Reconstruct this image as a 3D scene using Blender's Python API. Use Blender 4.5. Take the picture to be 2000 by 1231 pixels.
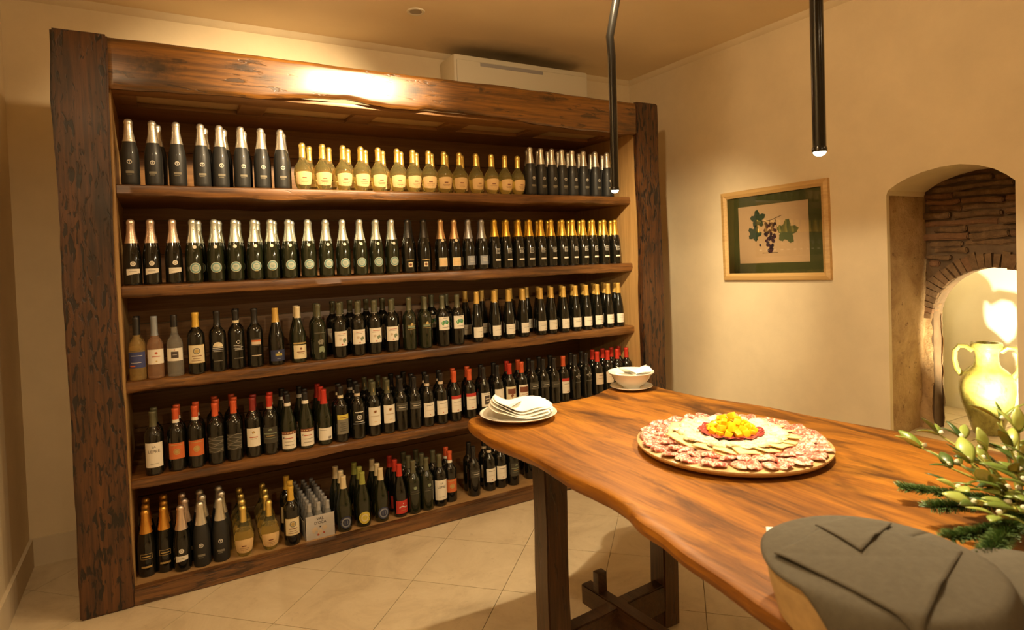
import bpy, bmesh, math, random
from mathutils import Vector, noise as mnoise
random.seed(7)
for _o in list(bpy.data.objects): bpy.data.objects.remove(_o)
S = bpy.context.scene
COL = S.collection
PI = math.pi
# ------------------------------------------------------------------ camera
CAM = Vector((0.356, -3.289, 1.541)); YAW, PITCH, ROLL = 0.5245, -0.0251, -0.035
FPX, PPX, PPY = 1200.97, 1000.0, 532.7           # for a 2000 x 1231 frame
FW = Vector((math.sin(YAW)*math.cos(PITCH), math.cos(YAW)*math.cos(PITCH), math.sin(PITCH)))
_r = Vector((math.cos(YAW), -math.sin(YAW), 0)); _u = _r.cross(FW)
RT = math.cos(ROLL)*_r + math.sin(ROLL)*_u; UP = -math.sin(ROLL)*_r + math.cos(ROLL)*_u
cd = bpy.data.cameras.new('camera'); cam = bpy.data.objects.new('camera', cd); COL.objects.link(cam)
cd.sensor_fit = 'HORIZONTAL'; cd.sensor_width = 36; cd.lens = FPX/2000*36
cd.shift_y = -(615.5-PPY)/2000; cd.clip_start = 0.02
from mathutils import Matrix
cam.matrix_world = Matrix(((RT.x, UP.x, -FW.x, CAM.x), (RT.y, UP.y, -FW.y, CAM.y), (RT.z, UP.z, -FW.z, CAM.z), (0, 0, 0, 1)))
cd.dof.use_dof = True; cd.dof.focus_distance = 3.1; cd.dof.aperture_fstop = 4.0
S.camera = cam
def ray(px, py): return FW + RT*((px-PPX)/FPX) - UP*((py-PPY)/FPX)
def at(px, py, ax, val):
    v = ray(px, py); t = (val-CAM[ax])/v[ax]; return CAM + t*v
def xat(px, y, z):                               # x of a point at depth y, height z that shows at column px
    a, b = -1.0, 6.0
    for _ in range(40):
        m = (a+b)/2; v = Vector((m, y, z))-CAM
        if PPX+FPX*v.dot(RT)/v.dot(FW) < px: a = m
        else: b = m
    return (a+b)/2
# ------------------------------------------------------------------ world, lights, exposure
W = bpy.data.worlds.new('world'); S.world = W; W.use_nodes = True
W.node_tree.nodes['Background'].inputs[0].default_value = (1, .8, .55, 1)
W.node_tree.nodes['Background'].inputs[1].default_value = .02
S.view_settings.view_transform = 'Standard'; S.view_settings.look = 'None'
S.view_settings.gamma = 1; S.view_settings.use_curve_mapping = False
S.view_settings.exposure = 0.0
WARM = (1, .72, .40)
def lamp(name, kind, loc, energy, color=WARM, radius=.03, aim=None, size=120, blend=.3):
    d = bpy.data.lights.new(name, kind); d.energy = energy; d.color = color
    if kind in ('POINT', 'SPOT'): d.shadow_soft_size = radius
    if kind == 'SPOT': d.spot_size = math.radians(size); d.spot_blend = blend
    o = bpy.data.objects.new(name, d); COL.objects.link(o); o.location = loc
    if aim is not None: o.rotation_euler = (Vector(aim)-Vector(loc)).to_track_quat('-Z', 'Y').to_euler()
    return o
LAMP = (1.75, -1.50, 2.92)
PEND = [(2.066, -1.235, 1.82), (1.938, -2.255, 1.808)]
lamp('ceiling_lamp_light', 'POINT', LAMP, 46, radius=.05)
lamp('ceiling_lamp_light', 'SPOT', (LAMP[0]-.03, LAMP[1], LAMP[2]), 560, (1, .74, .42), .05, (1.24, 0, 2.40), 50, .9)
lamp('ceiling_lamp_light', 'SPOT', (LAMP[0]+.03, LAMP[1], LAMP[2]), 430, (1, .78, .46), .05, (3.94, .22, 1.0), 44, 1.0)
lamp('near_fill_light', 'SPOT', (.04, -2.3, 2.97), 78, WARM, .05, (.04, -1.9, 0), 150, .6)  # unseen fill light, added to brighten the left wall
lamp('pendant_light', 'SPOT', (PEND[0][0], PEND[0][1], PEND[0][2]-.024), 26, (1, .80, .50), .012, (PEND[0][0], PEND[0][1], 0), 96, .8)
lamp('pendant_light', 'SPOT', (PEND[0][0], PEND[0][1], PEND[0][2]-.026), 32, (1, .80, .50), .012, (PEND[0][0], PEND[0][1], 0), 177, .12)
lamp('pendant_light', 'SPOT', (PEND[1][0], PEND[1][1], PEND[1][2]-.024), 26, (1, .80, .50), .012, (PEND[1][0], PEND[1][1], 0), 96, .8)
lamp('pendant_light', 'SPOT', (PEND[1][0], PEND[1][1], PEND[1][2]-.026), 32, (1, .80, .50), .012, (PEND[1][0], PEND[1][1], 0), 177, .12)
lamp('niche_light', 'SPOT', (4.08, -1.885, .66), 150, (1, .82, .50), .012, (4.66, -1.62, .95), 84, .6)
for _x in (.9, 2.9): lamp('rear_fill_light', 'SPOT', (_x, -4.9, 2.97), 34, WARM, .06, (_x, -4.6, 0), 150, .6)  # unseen pair added behind the camera as general room fill
# ------------------------------------------------------------------ materials
MATS = {}
def srgb(h):
    c = [int(h[i:i+2], 16)/255 for i in (0, 2, 4)]
    return tuple(x/12.92 if x <= .04045 else ((x+.055)/1.055)**2.4 for x in c)
class NT:
    def __init__(s, name):
        s.m = bpy.data.materials.new(name); s.m.use_nodes = True; s.t = s.m.node_tree
        s.b = s.t.nodes['Principled BSDF']; s.out = s.t.nodes['Material Output']; MATS[name] = s.m
    def n(s, typ, **kw):
        x = s.t.nodes.new(typ)
        for k, v in kw.items():
            if k.startswith('_'): setattr(x, k[1:], v)
            else: x.inputs[k.replace('__', ' ')].default_value = v
        return x
    def l(s, a, b): s.t.links.new(a, b)
    def set(s, **kw):
        for k, v in kw.items(): s.b.inputs[k.replace('__', ' ')].default_value = v
        return s
    def coords(s, scale=(1, 1, 1), which='Object'):
        c = s.n('ShaderNodeTexCoord'); m = s.n('ShaderNodeMapping'); m.inputs['Scale'].default_value = scale
        s.l(c.outputs[which], m.inputs[0]); return m.outputs[0]
    def noise(s, vec, scale=5, detail=6, rough=.6, dist=0):
        x = s.n('ShaderNodeTexNoise', Scale=scale, Detail=detail, Roughness=rough, Distortion=dist); s.l(vec, x.inputs['Vector']); return x.outputs['Fac']
    def ramp(s, fac, stops):
        r = s.n('ShaderNodeValToRGB'); e = r.color_ramp.elements
        while len(e) > 1: e.remove(e[-1])
        e[0].position, e[0].color = stops[0][0], (*stops[0][1], 1)
        for p, c in stops[1:]:
            k = e.new(p); k.color = (*c, 1)
        s.l(fac, r.inputs[0]); return r.outputs[0]
    def mix(s, fac, a, b, mode='MIX'):
        x = s.n('ShaderNodeMixRGB', _blend_type=mode)
        for i, v in ((0, fac), (1, a), (2, b)):
            if isinstance(v, (int, float)): x.inputs[i].default_value = v
            elif isinstance(v, tuple): x.inputs[i].default_value = (*v, 1)
            else: s.l(v, x.inputs[i])
        return x.outputs[0]
    def bump(s, h, strength=.3, dist=.01, prev=None):
        x = s.n('ShaderNodeBump', Strength=strength, Distance=dist); s.l(h, x.inputs['Height'])
        if prev: s.l(prev, x.inputs['Normal'])
        s.l(x.outputs[0], s.b.inputs['Normal']); return x.outputs[0]
    def col(s, c): s.l(c, s.b.inputs['Base Color'])
def plain(name, c, rough=.5, metal=0, coat=0, bump=0, bscale=200, trans=0, ior=1.45, vary=0):
    n = NT(name); n.set(Base__Color=(*c, 1), Roughness=rough, Metallic=metal, IOR=ior)
    if coat: n.set(Coat__Weight=coat, Coat__Roughness=.08)
    if trans: n.set(Transmission__Weight=trans)
    v = None
    if vary:
        v = n.coords(); f = n.noise(v, bscale*.2, 4); n.col(n.ramp(f, [(.3, tuple(x*(1-vary) for x in c)), (.7, tuple(min(1, x*(1+vary*.5)) for x in c))]))
    if bump:
        v = v or n.coords(); n.bump(n.noise(v, bscale, 3), bump, .002)
    return n.m
def wood(name, dark, mid, light, axis='x', pits=0, stain=0, rough=.45, coat=.4, coatr=.25, k=1.0, bump=.35, knots=(), grain=.45, thr=.83, aniso=1.0, sthr=.52, spec=.5):
    n = NT(name); q = .5*aniso; sc = {'x': (q, 7, 7), 'y': (7, q, 7), 'z': (7, 7, q)}[axis]
    v = n.coords(tuple(q*k for q in sc)); f = n.noise(v, 2.2, 9, .62, 1.2)
    c = n.ramp(f, [(.28, dark), (.5, mid), (.72, light)])
    sc2 = {'x': (2, 60, 60), 'y': (60, 2, 60), 'z': (60, 60, 2)}[axis]
    v2 = n.coords(sc2); g = n.noise(v2, 1.5, 4)
    c = n.mix(grain, c, n.ramp(g, [(.38, dark), (.62, light)]), 'MIX')
    h = g; nm = n.bump(g, bump*.5, .003)
    if stain:
        v3 = n.coords({'x': (1.2, 5, 5), 'y': (5, 1.2, 5), 'z': (5, 5, 1.2)}[axis]); q = n.noise(v3, 1.3, 6, .6, .8)
        fac = n.ramp(q, [(sthr, (0, 0, 0)), (sthr+.15, (stain,)*3)])
        c = n.mix(fac, c, tuple(x*.35 for x in dark))
    if pits:
        v4 = n.coords({'x': (7, 38, 38), 'y': (38, 7, 38), 'z': (55, 55, 13)}[axis]); cr = n.noise(v4, 1.0, 3, .55, .6)
        msk = n.noise(n.coords((1.6, 1.6, 1.6)), 1.7, 4)
        add = n.n('ShaderNodeMath', _operation='MULTIPLY_ADD'); n.l(msk, add.inputs[0]); add.inputs[1].default_value = .45; n.l(cr, add.inputs[2])
        fac = n.ramp(add.outputs[0], [(thr, (0, 0, 0)), (thr+.07, (pits,)*3)])
        c = n.mix(fac, c, tuple(x*.18 for x in dark))
        inv = n.n('ShaderNodeInvert'); n.l(fac, inv.inputs[1]); nm = n.bump(inv.outputs[0], .5, .004, nm)
    for (kx, kz, rx, rz) in knots:
        mp = n.n('ShaderNodeMapping'); tc = n.n('ShaderNodeTexCoord'); n.l(tc.outputs['Object'], mp.inputs[0]); mp.vector_type = 'TEXTURE'
        mp.inputs['Location'].default_value = (kx, 0, kz); mp.inputs['Scale'].default_value = (rx, 1, rz)
        ln = n.n('ShaderNodeVectorMath', _operation='LENGTH'); n.l(mp.outputs[0], ln.inputs[0])
        ad = n.n('ShaderNodeMath', _operation='MULTIPLY_ADD'); n.l(n.noise(n.coords((1, 1, 1)), 26, 6, .7), ad.inputs[0]); ad.inputs[1].default_value = .8; hl = n.n('ShaderNodeMath', _operation='MULTIPLY'); hl.inputs[1].default_value = .5; n.l(ln.outputs['Value'], hl.inputs[0]); n.l(hl.outputs[0], ad.inputs[2])
        c = n.mix(n.ramp(ad.outputs[0], [(.50, (.85,)*3), (.82, (0, 0, 0))]), c, tuple(x*.3 for x in dark))
    n.set(Specular__IOR__Level=spec); n.col(c); n.set(Roughness=rough, Coat__Weight=coat, Coat__Roughness=coatr, Coat__IOR=1.5)
    return n.m
def plaster(name, c, vary=.08, bump=.25, scale=3.0):
    n = NT(name); v = n.coords(); f = n.noise(v, scale, 7, .65)
    n.col(n.ramp(f, [(.3, tuple(x*(1-vary) for x in c)), (.7, tuple(min(1, x*(1+vary)) for x in c))]))
    n.bump(n.noise(v, 26, 6), bump, .004); n.set(Roughness=.85); return n.m
M_WALL = plaster('wall_plaster', (.74, .62, .42), .06, .22)
M_BASE = plaster('baseboard_stone', (.66, .56, .40), .05, .1)
_n = NT('ceiling_paint'); _v = _n.coords(); _c = _n.ramp(_n.noise(_v, 2, 5), [(.3, (.80, .66, .45)), (.7, (.86, .71, .48))])
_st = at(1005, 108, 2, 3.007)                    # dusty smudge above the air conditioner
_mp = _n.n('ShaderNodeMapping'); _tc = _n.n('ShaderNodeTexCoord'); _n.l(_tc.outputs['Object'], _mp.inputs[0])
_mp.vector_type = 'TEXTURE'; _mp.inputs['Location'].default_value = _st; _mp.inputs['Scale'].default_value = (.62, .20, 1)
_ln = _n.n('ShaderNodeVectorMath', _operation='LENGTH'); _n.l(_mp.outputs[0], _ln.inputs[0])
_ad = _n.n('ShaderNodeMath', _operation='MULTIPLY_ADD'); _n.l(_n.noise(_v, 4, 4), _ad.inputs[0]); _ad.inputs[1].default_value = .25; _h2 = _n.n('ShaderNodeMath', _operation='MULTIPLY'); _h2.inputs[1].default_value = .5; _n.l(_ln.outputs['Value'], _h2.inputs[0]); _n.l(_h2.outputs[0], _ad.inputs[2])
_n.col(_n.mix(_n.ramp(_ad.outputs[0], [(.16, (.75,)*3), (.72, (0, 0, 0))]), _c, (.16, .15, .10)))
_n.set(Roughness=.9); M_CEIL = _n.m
_n = NT('floor_stone'); _v = _n.coords(); _c = _n.ramp(_n.noise(_v, 3.2, 9, .7, .6), [(.3, (.50, .40, .26)), (.5, (.64, .53, .36)), (.7, (.72, .61, .43))])
_f = _n.ramp(_n.noise(_v, 17, 8, .75, 1.5), [(.60, (0, 0, 0)), (.72, (.55,)*3)])
_n.col(_n.mix(_f, _c, (.33, .24, .13))); _n.bump(_n.noise(_v, 30, 5), .08, .003); _n.set(Roughness=.42); M_TILE = _n.m
M_GROUT = plaster('floor_grout', (.60, .50, .33), .05, .1)
M_POST = wood('old_oak_post', (.016, .005, .0015), (.066, .022, .0045), (.125, .044, .008), 'z', .95, .9, .5, .3, .3, thr=.76)
BKN = [(p.x, p.z, a, b) for (p, a, b) in ((at(805, 178, 1, 0), .09, .05), (at(1075, 192, 1, 0), .13, .035), (at(470, 130, 1, 0), .11, .03), (at(300, 130, 1, 0), .16, .07), (at(940, 175, 1, 0), .035, .03), (at(1235, 222, 1, 0), .07, .02))]
M_BEAM = wood('old_oak_beam', (.04, .014, .002), (.15, .055, .007), (.26, .105, .013), 'x', .7, .8, .30, 1.0, .24, bump=.12, knots=BKN)
M_SHELF = wood('oak_shelf', (.05, .017, .004), (.155, .060, .013), (.26, .112, .026), 'x', .4, .6, .45, .4, .36)
M_RAIL = wood('oak_rail', (.05, .018, .005), (.15, .062, .016), (.25, .11, .03), 'x', .7, .6, .45, .4, .3)
M_BACK = wood('back_board', (.16, .072, .020), (.26, .122, .036), (.34, .165, .052), 'x', 0, 0, .5, .3, .3, .7, .15)
M_SIDE = wood('side_veneer', (.34, .19, .065), (.44, .255, .09), (.52, .31, .115), 'z', 0, 0, .5, .2, .3, .8, .12)
M_LID = wood('pale_panel', (.60, .42, .20), (.68, .49, .25), (.74, .54, .29), 'x', 0, 0, .55, .1, .3, .6, .1)
M_BOTTOM = wood('bottom_panel', (.30, .17, .065), (.36, .21, .085), (.42, .25, .10), 'x', 0, 0, .5, .15, .3, .6, .1)
M_TABLE = wood('walnut_table', (.10, .030, .004), (.31, .112, .010), (.46, .188, .014), 'y', .3, .85, .55, .10, .34, .55, .12, grain=.25, thr=.88, aniso=2.6, sthr=.47, spec=.3)
M_LEG = wood('dark_leg', (.022, .010, .005), (.07, .030, .011), (.12, .052, .018), 'z', .5, .5, .4, .5, .25)
M_SLAT = wood('dark_rail', (.022, .010, .005), (.06, .026, .010), (.11, .048, .017), 'y', .4, .4, .45, .4, .3)
M_PLAT = wood('platter_wood', (.50, .30, .12), (.62, .40, .17), (.70, .48, .22), 'x', 0, 0, .45, .3, .25, .8, .1)
M_FRAME = wood('frame_pine', (.46, .27, .09), (.58, .36, .13), (.66, .43, .17), 'y', 0, 0, .45, .3, .3, .8, .1)
M_BLACKMETAL = plain('black_metal', (.008, .007, .006), .22, .3, .6)
M_WHITEPL = plain('white_plastic', (.72, .66, .52), .4)
M_GREYPL = plain('grey_plastic', (.36, .34, .33), .5)
M_CHROME = plain('brushed_ring', (.5, .47, .42), .35, .8)
M_CERAMIC = plain('white_ceramic', (.84, .80, .70), .16, 0, .5)
M_PAPER = plain('white_paper', (.95, .92, .84), .8, bump=.1, bscale=90)
M_NAPKIN = plain('grey_napkin', (.110, .098, .074), .95, bump=.25, bscale=420, vary=.12)
M_WICKER = plain('beige_basket', (.52, .36, .17), .6, bump=.3, bscale=120, vary=.2)
M_BLACK = plain('ink_black', (.015, .012, .010), .6)
def emit(name, c, e):
    n = NT(name); n.set(Base__Color=(*c, 1), Emission__Color=(*c, 1), Emission__Strength=e); return n.m
M_GLOW = emit('lamp_glow', (1, .90, .68), 14)
# ------------------------------------------------------------------ mesh helpers
class MB:
    def __init__(s): s.v = []; s.f = []; s.m = []
    def add(s, vs, fs, mat=0):
        o = len(s.v); s.v += [tuple(v) for v in vs]; s.f += [tuple(i+o for i in f) for f in fs]; s.m += [mat]*len(fs); return s
    def box(s, x0, x1, y0, y1, z0, z1, mat=0):
        vs = [(x, y, z) for z in (z0, z1) for y in (y0, y1) for x in (x0, x1)]
        return s.add(vs, [(0, 2, 3, 1), (4, 5, 7, 6), (0, 1, 5, 4), (2, 6, 7, 3), (0, 4, 6, 2), (1, 3, 7, 5)], mat)
    def bevbox(s, x0, x1, y0, y1, z0, z1, b, mat=0):
        bm = bmesh.new(); t = MB().box(x0, x1, y0, y1, z0, z1); vs = [bm.verts.new(v) for v in t.v]
        for f in t.f: bm.faces.new([vs[i] for i in f])
        bmesh.ops.bevel(bm, geom=bm.edges[:], offset=b, segments=2, affect='EDGES', profile=.6)
        bm.verts.index_update(); s.add([v.co for v in bm.verts], [[v.index for v in f.verts] for f in bm.faces], mat); bm.free(); return s
    def lathe(s, prof, seg=20, mat=0, c=(0, 0, 0), cap=True):
        vs = []; fs = []
        for z, r in prof:
            for i in range(seg):
                a = 2*PI*i/seg; vs.append((c[0]+r*math.cos(a), c[1]+r*math.sin(a), c[2]+z))
        for j in range(len(prof)-1):
            for i in range(seg):
                k = (i+1) % seg; fs.append((j*seg+i, j*seg+k, (j+1)*seg+k, (j+1)*seg+i))
        if cap:
            fs.append(tuple(range(seg))[::-1]); o = (len(prof)-1)*seg; fs.append(tuple(range(o, o+seg)))
        return s.add(vs, fs, mat)
    def tube(s, pts, rad, seg=10, mat=0):
        pts = [Vector(p) for p in pts]; rs = rad if isinstance(rad, (list, tuple)) else [rad]*len(pts); vs = []; fs = []
        ref = Vector((.3, .9, .2)).normalized()
        for j, p in enumerate(pts):
            t = (pts[min(j+1, len(pts)-1)]-pts[max(j-1, 0)]).normalized()
            a = t.cross(ref)
            if a.length < .05: a = t.cross(Vector((1, 0, 0)))
            a.normalize(); b = t.cross(a)
            for i in range(seg):
                w = 2*PI*i/seg; vs.append(p+a*(math.cos(w)*rs[j])+b*(math.sin(w)*rs[j]))
        for j in range(len(pts)-1):
            for i in range(seg):
                k = (i+1) % seg; fs.append((j*seg+i, j*seg+k, (j+1)*seg+k, (j+1)*seg+i))
        fs.append(tuple(range(seg))[::-1]); o = (len(pts)-1)*seg; fs.append(tuple(range(o, o+seg)))
        return s.add(vs, fs, mat)
    def grid(s, fn, nu, nv, mat=0, closed=False):
        vs = [fn(i/nu, j/nv) for j in range(nv+1) for i in range(nu+1)]; fs = []
        for j in range(nv):
            for i in range(nu):
                a = j*(nu+1)+i; fs.append((a, a+1, a+nu+2, a+nu+1))
        return s.add(vs, fs, mat)
    def prism(s, poly, ax, a, b, mat=0):             # polygon in the two other axes, extruded along ax from a to b
        def mk(p, q): return {0: (q, p[0], p[1]), 1: (p[0], q, p[1]), 2: (p[0], p[1], q)}[ax]
        n = len(poly); vs = [mk(p, a) for p in poly]+[mk(p, b) for p in poly]
        fs = [tuple(range(n)), tuple(range(n, 2*n))[::-1]]+[(i, i+n, (i+1) % n+n, (i+1) % n) for i in range(n)]
        return s.add(vs, fs, mat)
    def xf(s, fn): s.v = [tuple(fn(*v)) for v in s.v]; return s
    def mesh(s, name, mats, smooth=True, angle=40):
        me = bpy.data.meshes.new(name); me.from_pydata(s.v, [], s.f)
        for m in (mats if isinstance(mats, (list, tuple)) else [mats]): me.materials.append(m)
        me.polygons.foreach_set('material_index', s.m)
        bm = bmesh.new(); bm.from_mesh(me); bmesh.ops.recalc_face_normals(bm, faces=bm.faces[:]); bm.to_mesh(me); bm.free()
        if smooth:
            me.polygons.foreach_set('use_smooth', [True]*len(me.polygons)); me.set_sharp_from_angle(angle=math.radians(angle))
        me.update(); return me
    def build(s, name, mats, parent=None, smooth=True, angle=40): return obj(name, s.mesh(name, mats, smooth, angle), parent)
def obj(name, me, parent=None, loc=None):
    o = bpy.data.objects.new(name, me); COL.objects.link(o)
    if parent is not None: o.parent = parent
    if loc is not None: o.location = loc
    return o
def tag(o, label, cat, group=None):
    assert 4 <= len(label.split()) <= 16, label
    o['label'] = label; o['category'] = cat
    if group: o['group'] = group
    return o
def thing(name, label, cat, loc=(0, 0, 0), rz=0, group=None):
    o = bpy.data.objects.new(name, None); COL.objects.link(o); o.location = loc; o.rotation_euler = (0, 0, rz); o.empty_display_size = .05
    return tag(o, label, cat, group)
def struct(o): o['kind'] = 'structure'; return o
def rough(mb, amp, freq, seed=0, axes=(1, 1, 1)):
    def f(x, y, z):
        d = mnoise.noise_vector(Vector((x*freq[0]+seed, y*freq[1]+seed*.7, z*freq[2]-seed)))
        return (x+d.x*amp*axes[0], y+d.y*amp*axes[1], z+d.z*amp*axes[2])
    return mb.xf(f)
def plank(x0, x1, y0, y1, z0, z1, nx, ny, nz, ch=.006):  # closed box with subdivided faces and a small chamfer
    bm = bmesh.new(); t = MB().box(x0, x1, y0, y1, z0, z1); vs = [bm.verts.new(v) for v in t.v]
    for f in t.f: bm.faces.new([vs[i] for i in f])
    for ax, n in ((0, nx), (1, ny), (2, nz)):
        if n > 1:
            es = [e for e in bm.edges if abs((e.verts[0].co-e.verts[1].co)[ax]) > 1e-6 and abs((e.verts[0].co-e.verts[1].co)[ax]) >= abs((e.verts[0].co-e.verts[1].co).length)-1e-6]
            bmesh.ops.subdivide_edges(bm, edges=es, cuts=n-1, use_grid_fill=True)
    if ch: 
        es = [e for e in bm.edges if len(e.link_faces) == 2 and e.calc_face_angle(0) > .5]
        bmesh.ops.bevel(bm, geom=es, offset=ch, segments=2, affect='EDGES')
    bm.verts.index_update(); m = MB().add([v.co for v in bm.verts], [[v.index for v in f.verts] for f in bm.faces]); bm.free(); return m
def loft(loops, capped=True, mat=0):
    n = len(loops[0]); m = MB(); vs = [p for l in loops for p in l]; fs = []
    for j in range(len(loops)-1):
        for i in range(n):
            k = (i+1) % n; fs.append((j*n+i, j*n+k, (j+1)*n+k, (j+1)*n+i))
    if capped: fs.append(tuple(range(n))); o = (len(loops)-1)*n; fs.append(tuple(range(o, o+n)))
    return m.add(vs, fs, mat)
def n1(x, seed=0, f=1): return mnoise.noise(Vector((x*f, seed*3.7+.3, seed*1.3)))
def lerp_tab(tab, x):
    if x <= tab[0][0]: return tab[0][1]
    for (a, b), (c, d) in zip(tab, tab[1:]):
        if x <= c: return b+(d-b)*(x-a)/(c-a)
    return tab[-1][1]
# ------------------------------------------------------------------ the room
XL, XR, YB, YF, HC = -.28, 3.939, .782, -6.0, 3.007
NY0, NY1, NZ = -1.342, -1.945, .42               # niche opening in the right wall, its sill
struct(MB().box(XL-.2, XR+.42, YF-.2, YB+.2, -.2, -.008).build('floor', M_GROUT, smooth=False))
FLOOR = bpy.data.objects['floor']
def clip(poly, ax, val, keep_less):
    out = []
    for i, p in enumerate(poly):
        q = poly[(i+1) % len(poly)]; ip = (p[ax] <= val) == keep_less; iq = (q[ax] <= val) == keep_less
        if ip: out.append(p)
        if ip != iq:
            t = (val-p[ax])/(q[ax]-p[ax]); out.append(tuple(p[k]+(q[k]-p[k])*t for k in (0, 1)))
    return out
TS = .45; c45 = math.sqrt(.5)
for i in range(-12, 14):
    for j in range(-12, 14):
        cx, cy = 1.363+(i*TS+j*TS)*c45, -.49+(i*TS-j*TS)*c45
        cx += 0; cy += TS*c45; h = (TS-.003)*c45
        if not (XL-.3 < cx < XR+.3 and -3.4 < cy < YB+.3): continue
        p = [(cx-h, cy), (cx, cy-h), (cx+h, cy), (cx, cy+h)]
        for ax, v, less in ((0, XL, False), (0, XR, True), (1, YB, True)): p = clip(p, ax, v, less) if p else p
        if len(p) < 3: continue
        MB().prism(p, 2, -.008, 0).build('floor_tile', M_TILE, FLOOR, smooth=False)
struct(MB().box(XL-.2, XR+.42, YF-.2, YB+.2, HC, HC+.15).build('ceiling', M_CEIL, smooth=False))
struct(MB().box(XL-.2, XR+.42, YB, YB+.15, -.008, HC).build('wall_back', M_WALL, smooth=False))
struct(MB().box(XL-.15, XL, YF, YB, -.008, HC).build('wall_left', M_WALL, smooth=False))
struct(MB().box(XL-.2, XR+.42, YF-.15, YF, -.008, HC).build('wall_front', M_WALL, smooth=False))
arch = [(NY0, 1.815), (-1.352, 1.842), (-1.40, 1.873), (-1.46, 1.900), (-1.53, 1.921), (-1.62, 1.936), (-1.71, 1.938), (-1.79, 1.922), (-1.86, 1.893), (-1.91, 1.858), (NY1, 1.825)]
m = MB().box(XR, XR+.03, NY0, YB, -.008, HC).box(XR+.03, XR+.40, NY0+.10, YB, -.008, HC).box(XR, XR+.03, YF, NY1, -.008, HC).box(XR+.03, XR+.40, YF, NY1-.08, -.008, HC).box(XR, XR+.40, NY1, NY0, -.008, NZ-.03)
m.prism(arch+[(NY1, HC), (NY0, HC)], 0, XR, XR+.40); m.box(XR+.03, XR+.40, NY0, NY0+.10, 1.82, HC).box(XR+.03, XR+.40, NY1-.08, NY1, 1.82, HC)
struct(m.build('wall_right', M_WALL, smooth=False))
def bboard(name, x0, x1, y0, y1): struct(plank(x0, x1, y0, y1, 0, .145, 1, 1, 1, .004).build(name, M_BASE))
bboard('baseboard_back', XL+.016, XR, YB-.016, YB); bboard('baseboard_left', XL, XL+.016, YF, YB); bboard('baseboard_right', XR-.016, XR, -1.2, YB-.016)
# cove moulding under the ceiling
struct(MB().prism([(YB, HC), (YB-.035, HC), (YB-.02, HC-.022), (YB, HC-.035)], 0, XL, XR).build('trim_1', M_WALL))
struct(MB().prism([(XR, HC), (XR-.035, HC), (XR-.02, HC-.022), (XR, HC-.035)], 1, YF, YB).build('trim_2', M_WALL))
# ------------------------------------------------------------------ niche in the right wall
_n = NT('niche_ochre'); _v = _n.coords(); _c = _n.ramp(_n.noise(_v, 5, 9, .7, .4), [(.3, (.36, .22, .10)), (.5, (.56, .38, .19)), (.72, (.70, .50, .28))])
_f = _n.ramp(_n.noise(_v, 24, 5, .7), [(.60, (0, 0, 0)), (.68, (.8,)*3)])
_n.col(_n.mix(_f, _c, (.15, .075, .03))); _n.bump(_n.noise(_v, 22, 8, .7), 1.0, .02); _n.set(Roughness=.92); M_OCHRE = _n.m
_n = NT('old_brick'); _v = _n.coords(); _oi = _n.n('ShaderNodeObjectInfo')
_c = _n.ramp(_n.noise(_v, 16, 8, .7), [(.3, (.10, .06, .03)), (.55, (.21, .125, .06)), (.75, (.30, .19, .10))])
_c = _n.mix(_n.ramp(_oi.outputs['Random'], [(.45, (0, 0, 0)), (1, (.5,)*3)]), _c, (.26, .11, .05))
_n.col(_c); _n.bump(_n.noise(_v, 30, 8, .7), .9, .01); _n.set(Roughness=.95); M_BRICK = _n.m
M_MORTAR = plaster('old_mortar', (.15, .095, .05), .25, .8, 12)
M_ALC = plaster('alcove_white', (.88, .82, .66), .04, .2)
def jamb(y0, sgn, flare):
    def f(u, v):
        z = NZ-.03+v*1.53; x = XR+.006+u*(.42+.10*max(0, (1-v)-.35)); fl = flare*u*max(0, .55-v)
        y = y0+sgn*(.004+fl)+.007*n1(x*9+z*7, 4)
        return (x, y, z)
    return MB().grid(f, 14, 40)
j = jamb(NY0, 1, .10); struct(j.build('wall_niche', M_OCHRE)); j2 = jamb(NY1, -1, .05); struct(j2.build('wall_niche', M_OCHRE))
AC_Y, AC_Z, AR = -1.685, 1.085, .315               # inner brick arch
poly = [(NY0+.16, NZ-.03), (NY0+.16, 2.05), (NY1-.16, 2.05), (NY1-.16, NZ-.03), (AC_Y-AR, NZ-.03)]
poly += [(AC_Y+AR*math.cos(PI-a), AC_Z+AR*.97*math.sin(a)) for a in [PI*i/20 for i in range(21)]]+[(AC_Y+AR, NZ-.03)]
bw = struct(MB().prism(poly, 0, XR+.43, XR+.53).build('wall_brick', M_MORTAR, smooth=False))
def brickmesh(y0, y1, z0, z1, seed, dx=0):
    b = plank(XR+.405+dx, XR+.47, y0, y1, z0, z1, 1, 4, 2, .006); return rough(rough(b, .014, (9, 9, 9), seed), .006, (30, 30, 30), seed)
BR = AR+.095
for r in range(21):
    z0 = 1.11+r*.0405+random.uniform(-.005, .005); z1 = z0+.034+random.uniform(-.006, .004); y = NY0+.05-random.random()*.1
    while y > NY1-.05:
        ln = random.uniform(.16, .42); a, b = y-ln, y; zc = (z0 if z0 > AC_Z else z1)-AC_Z
        hw = math.sqrt(max(0, BR*BR-zc*zc)) if abs(zc) < BR else 0
        segs = [(a, b)] if not hw else [(a, min(b, AC_Y-hw)), (max(a, AC_Y+hw), b)]
        for p, q in segs:
            p, q = max(p, NY1-.05), min(q, NY0+.06)
            if q-p > .03: brickmesh(p+.004, q-.004, z0, z1, r*7.1+a, random.uniform(-.014, .012)).build('brick', M_BRICK, bw)
        y -= ln
nv = 30
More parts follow.
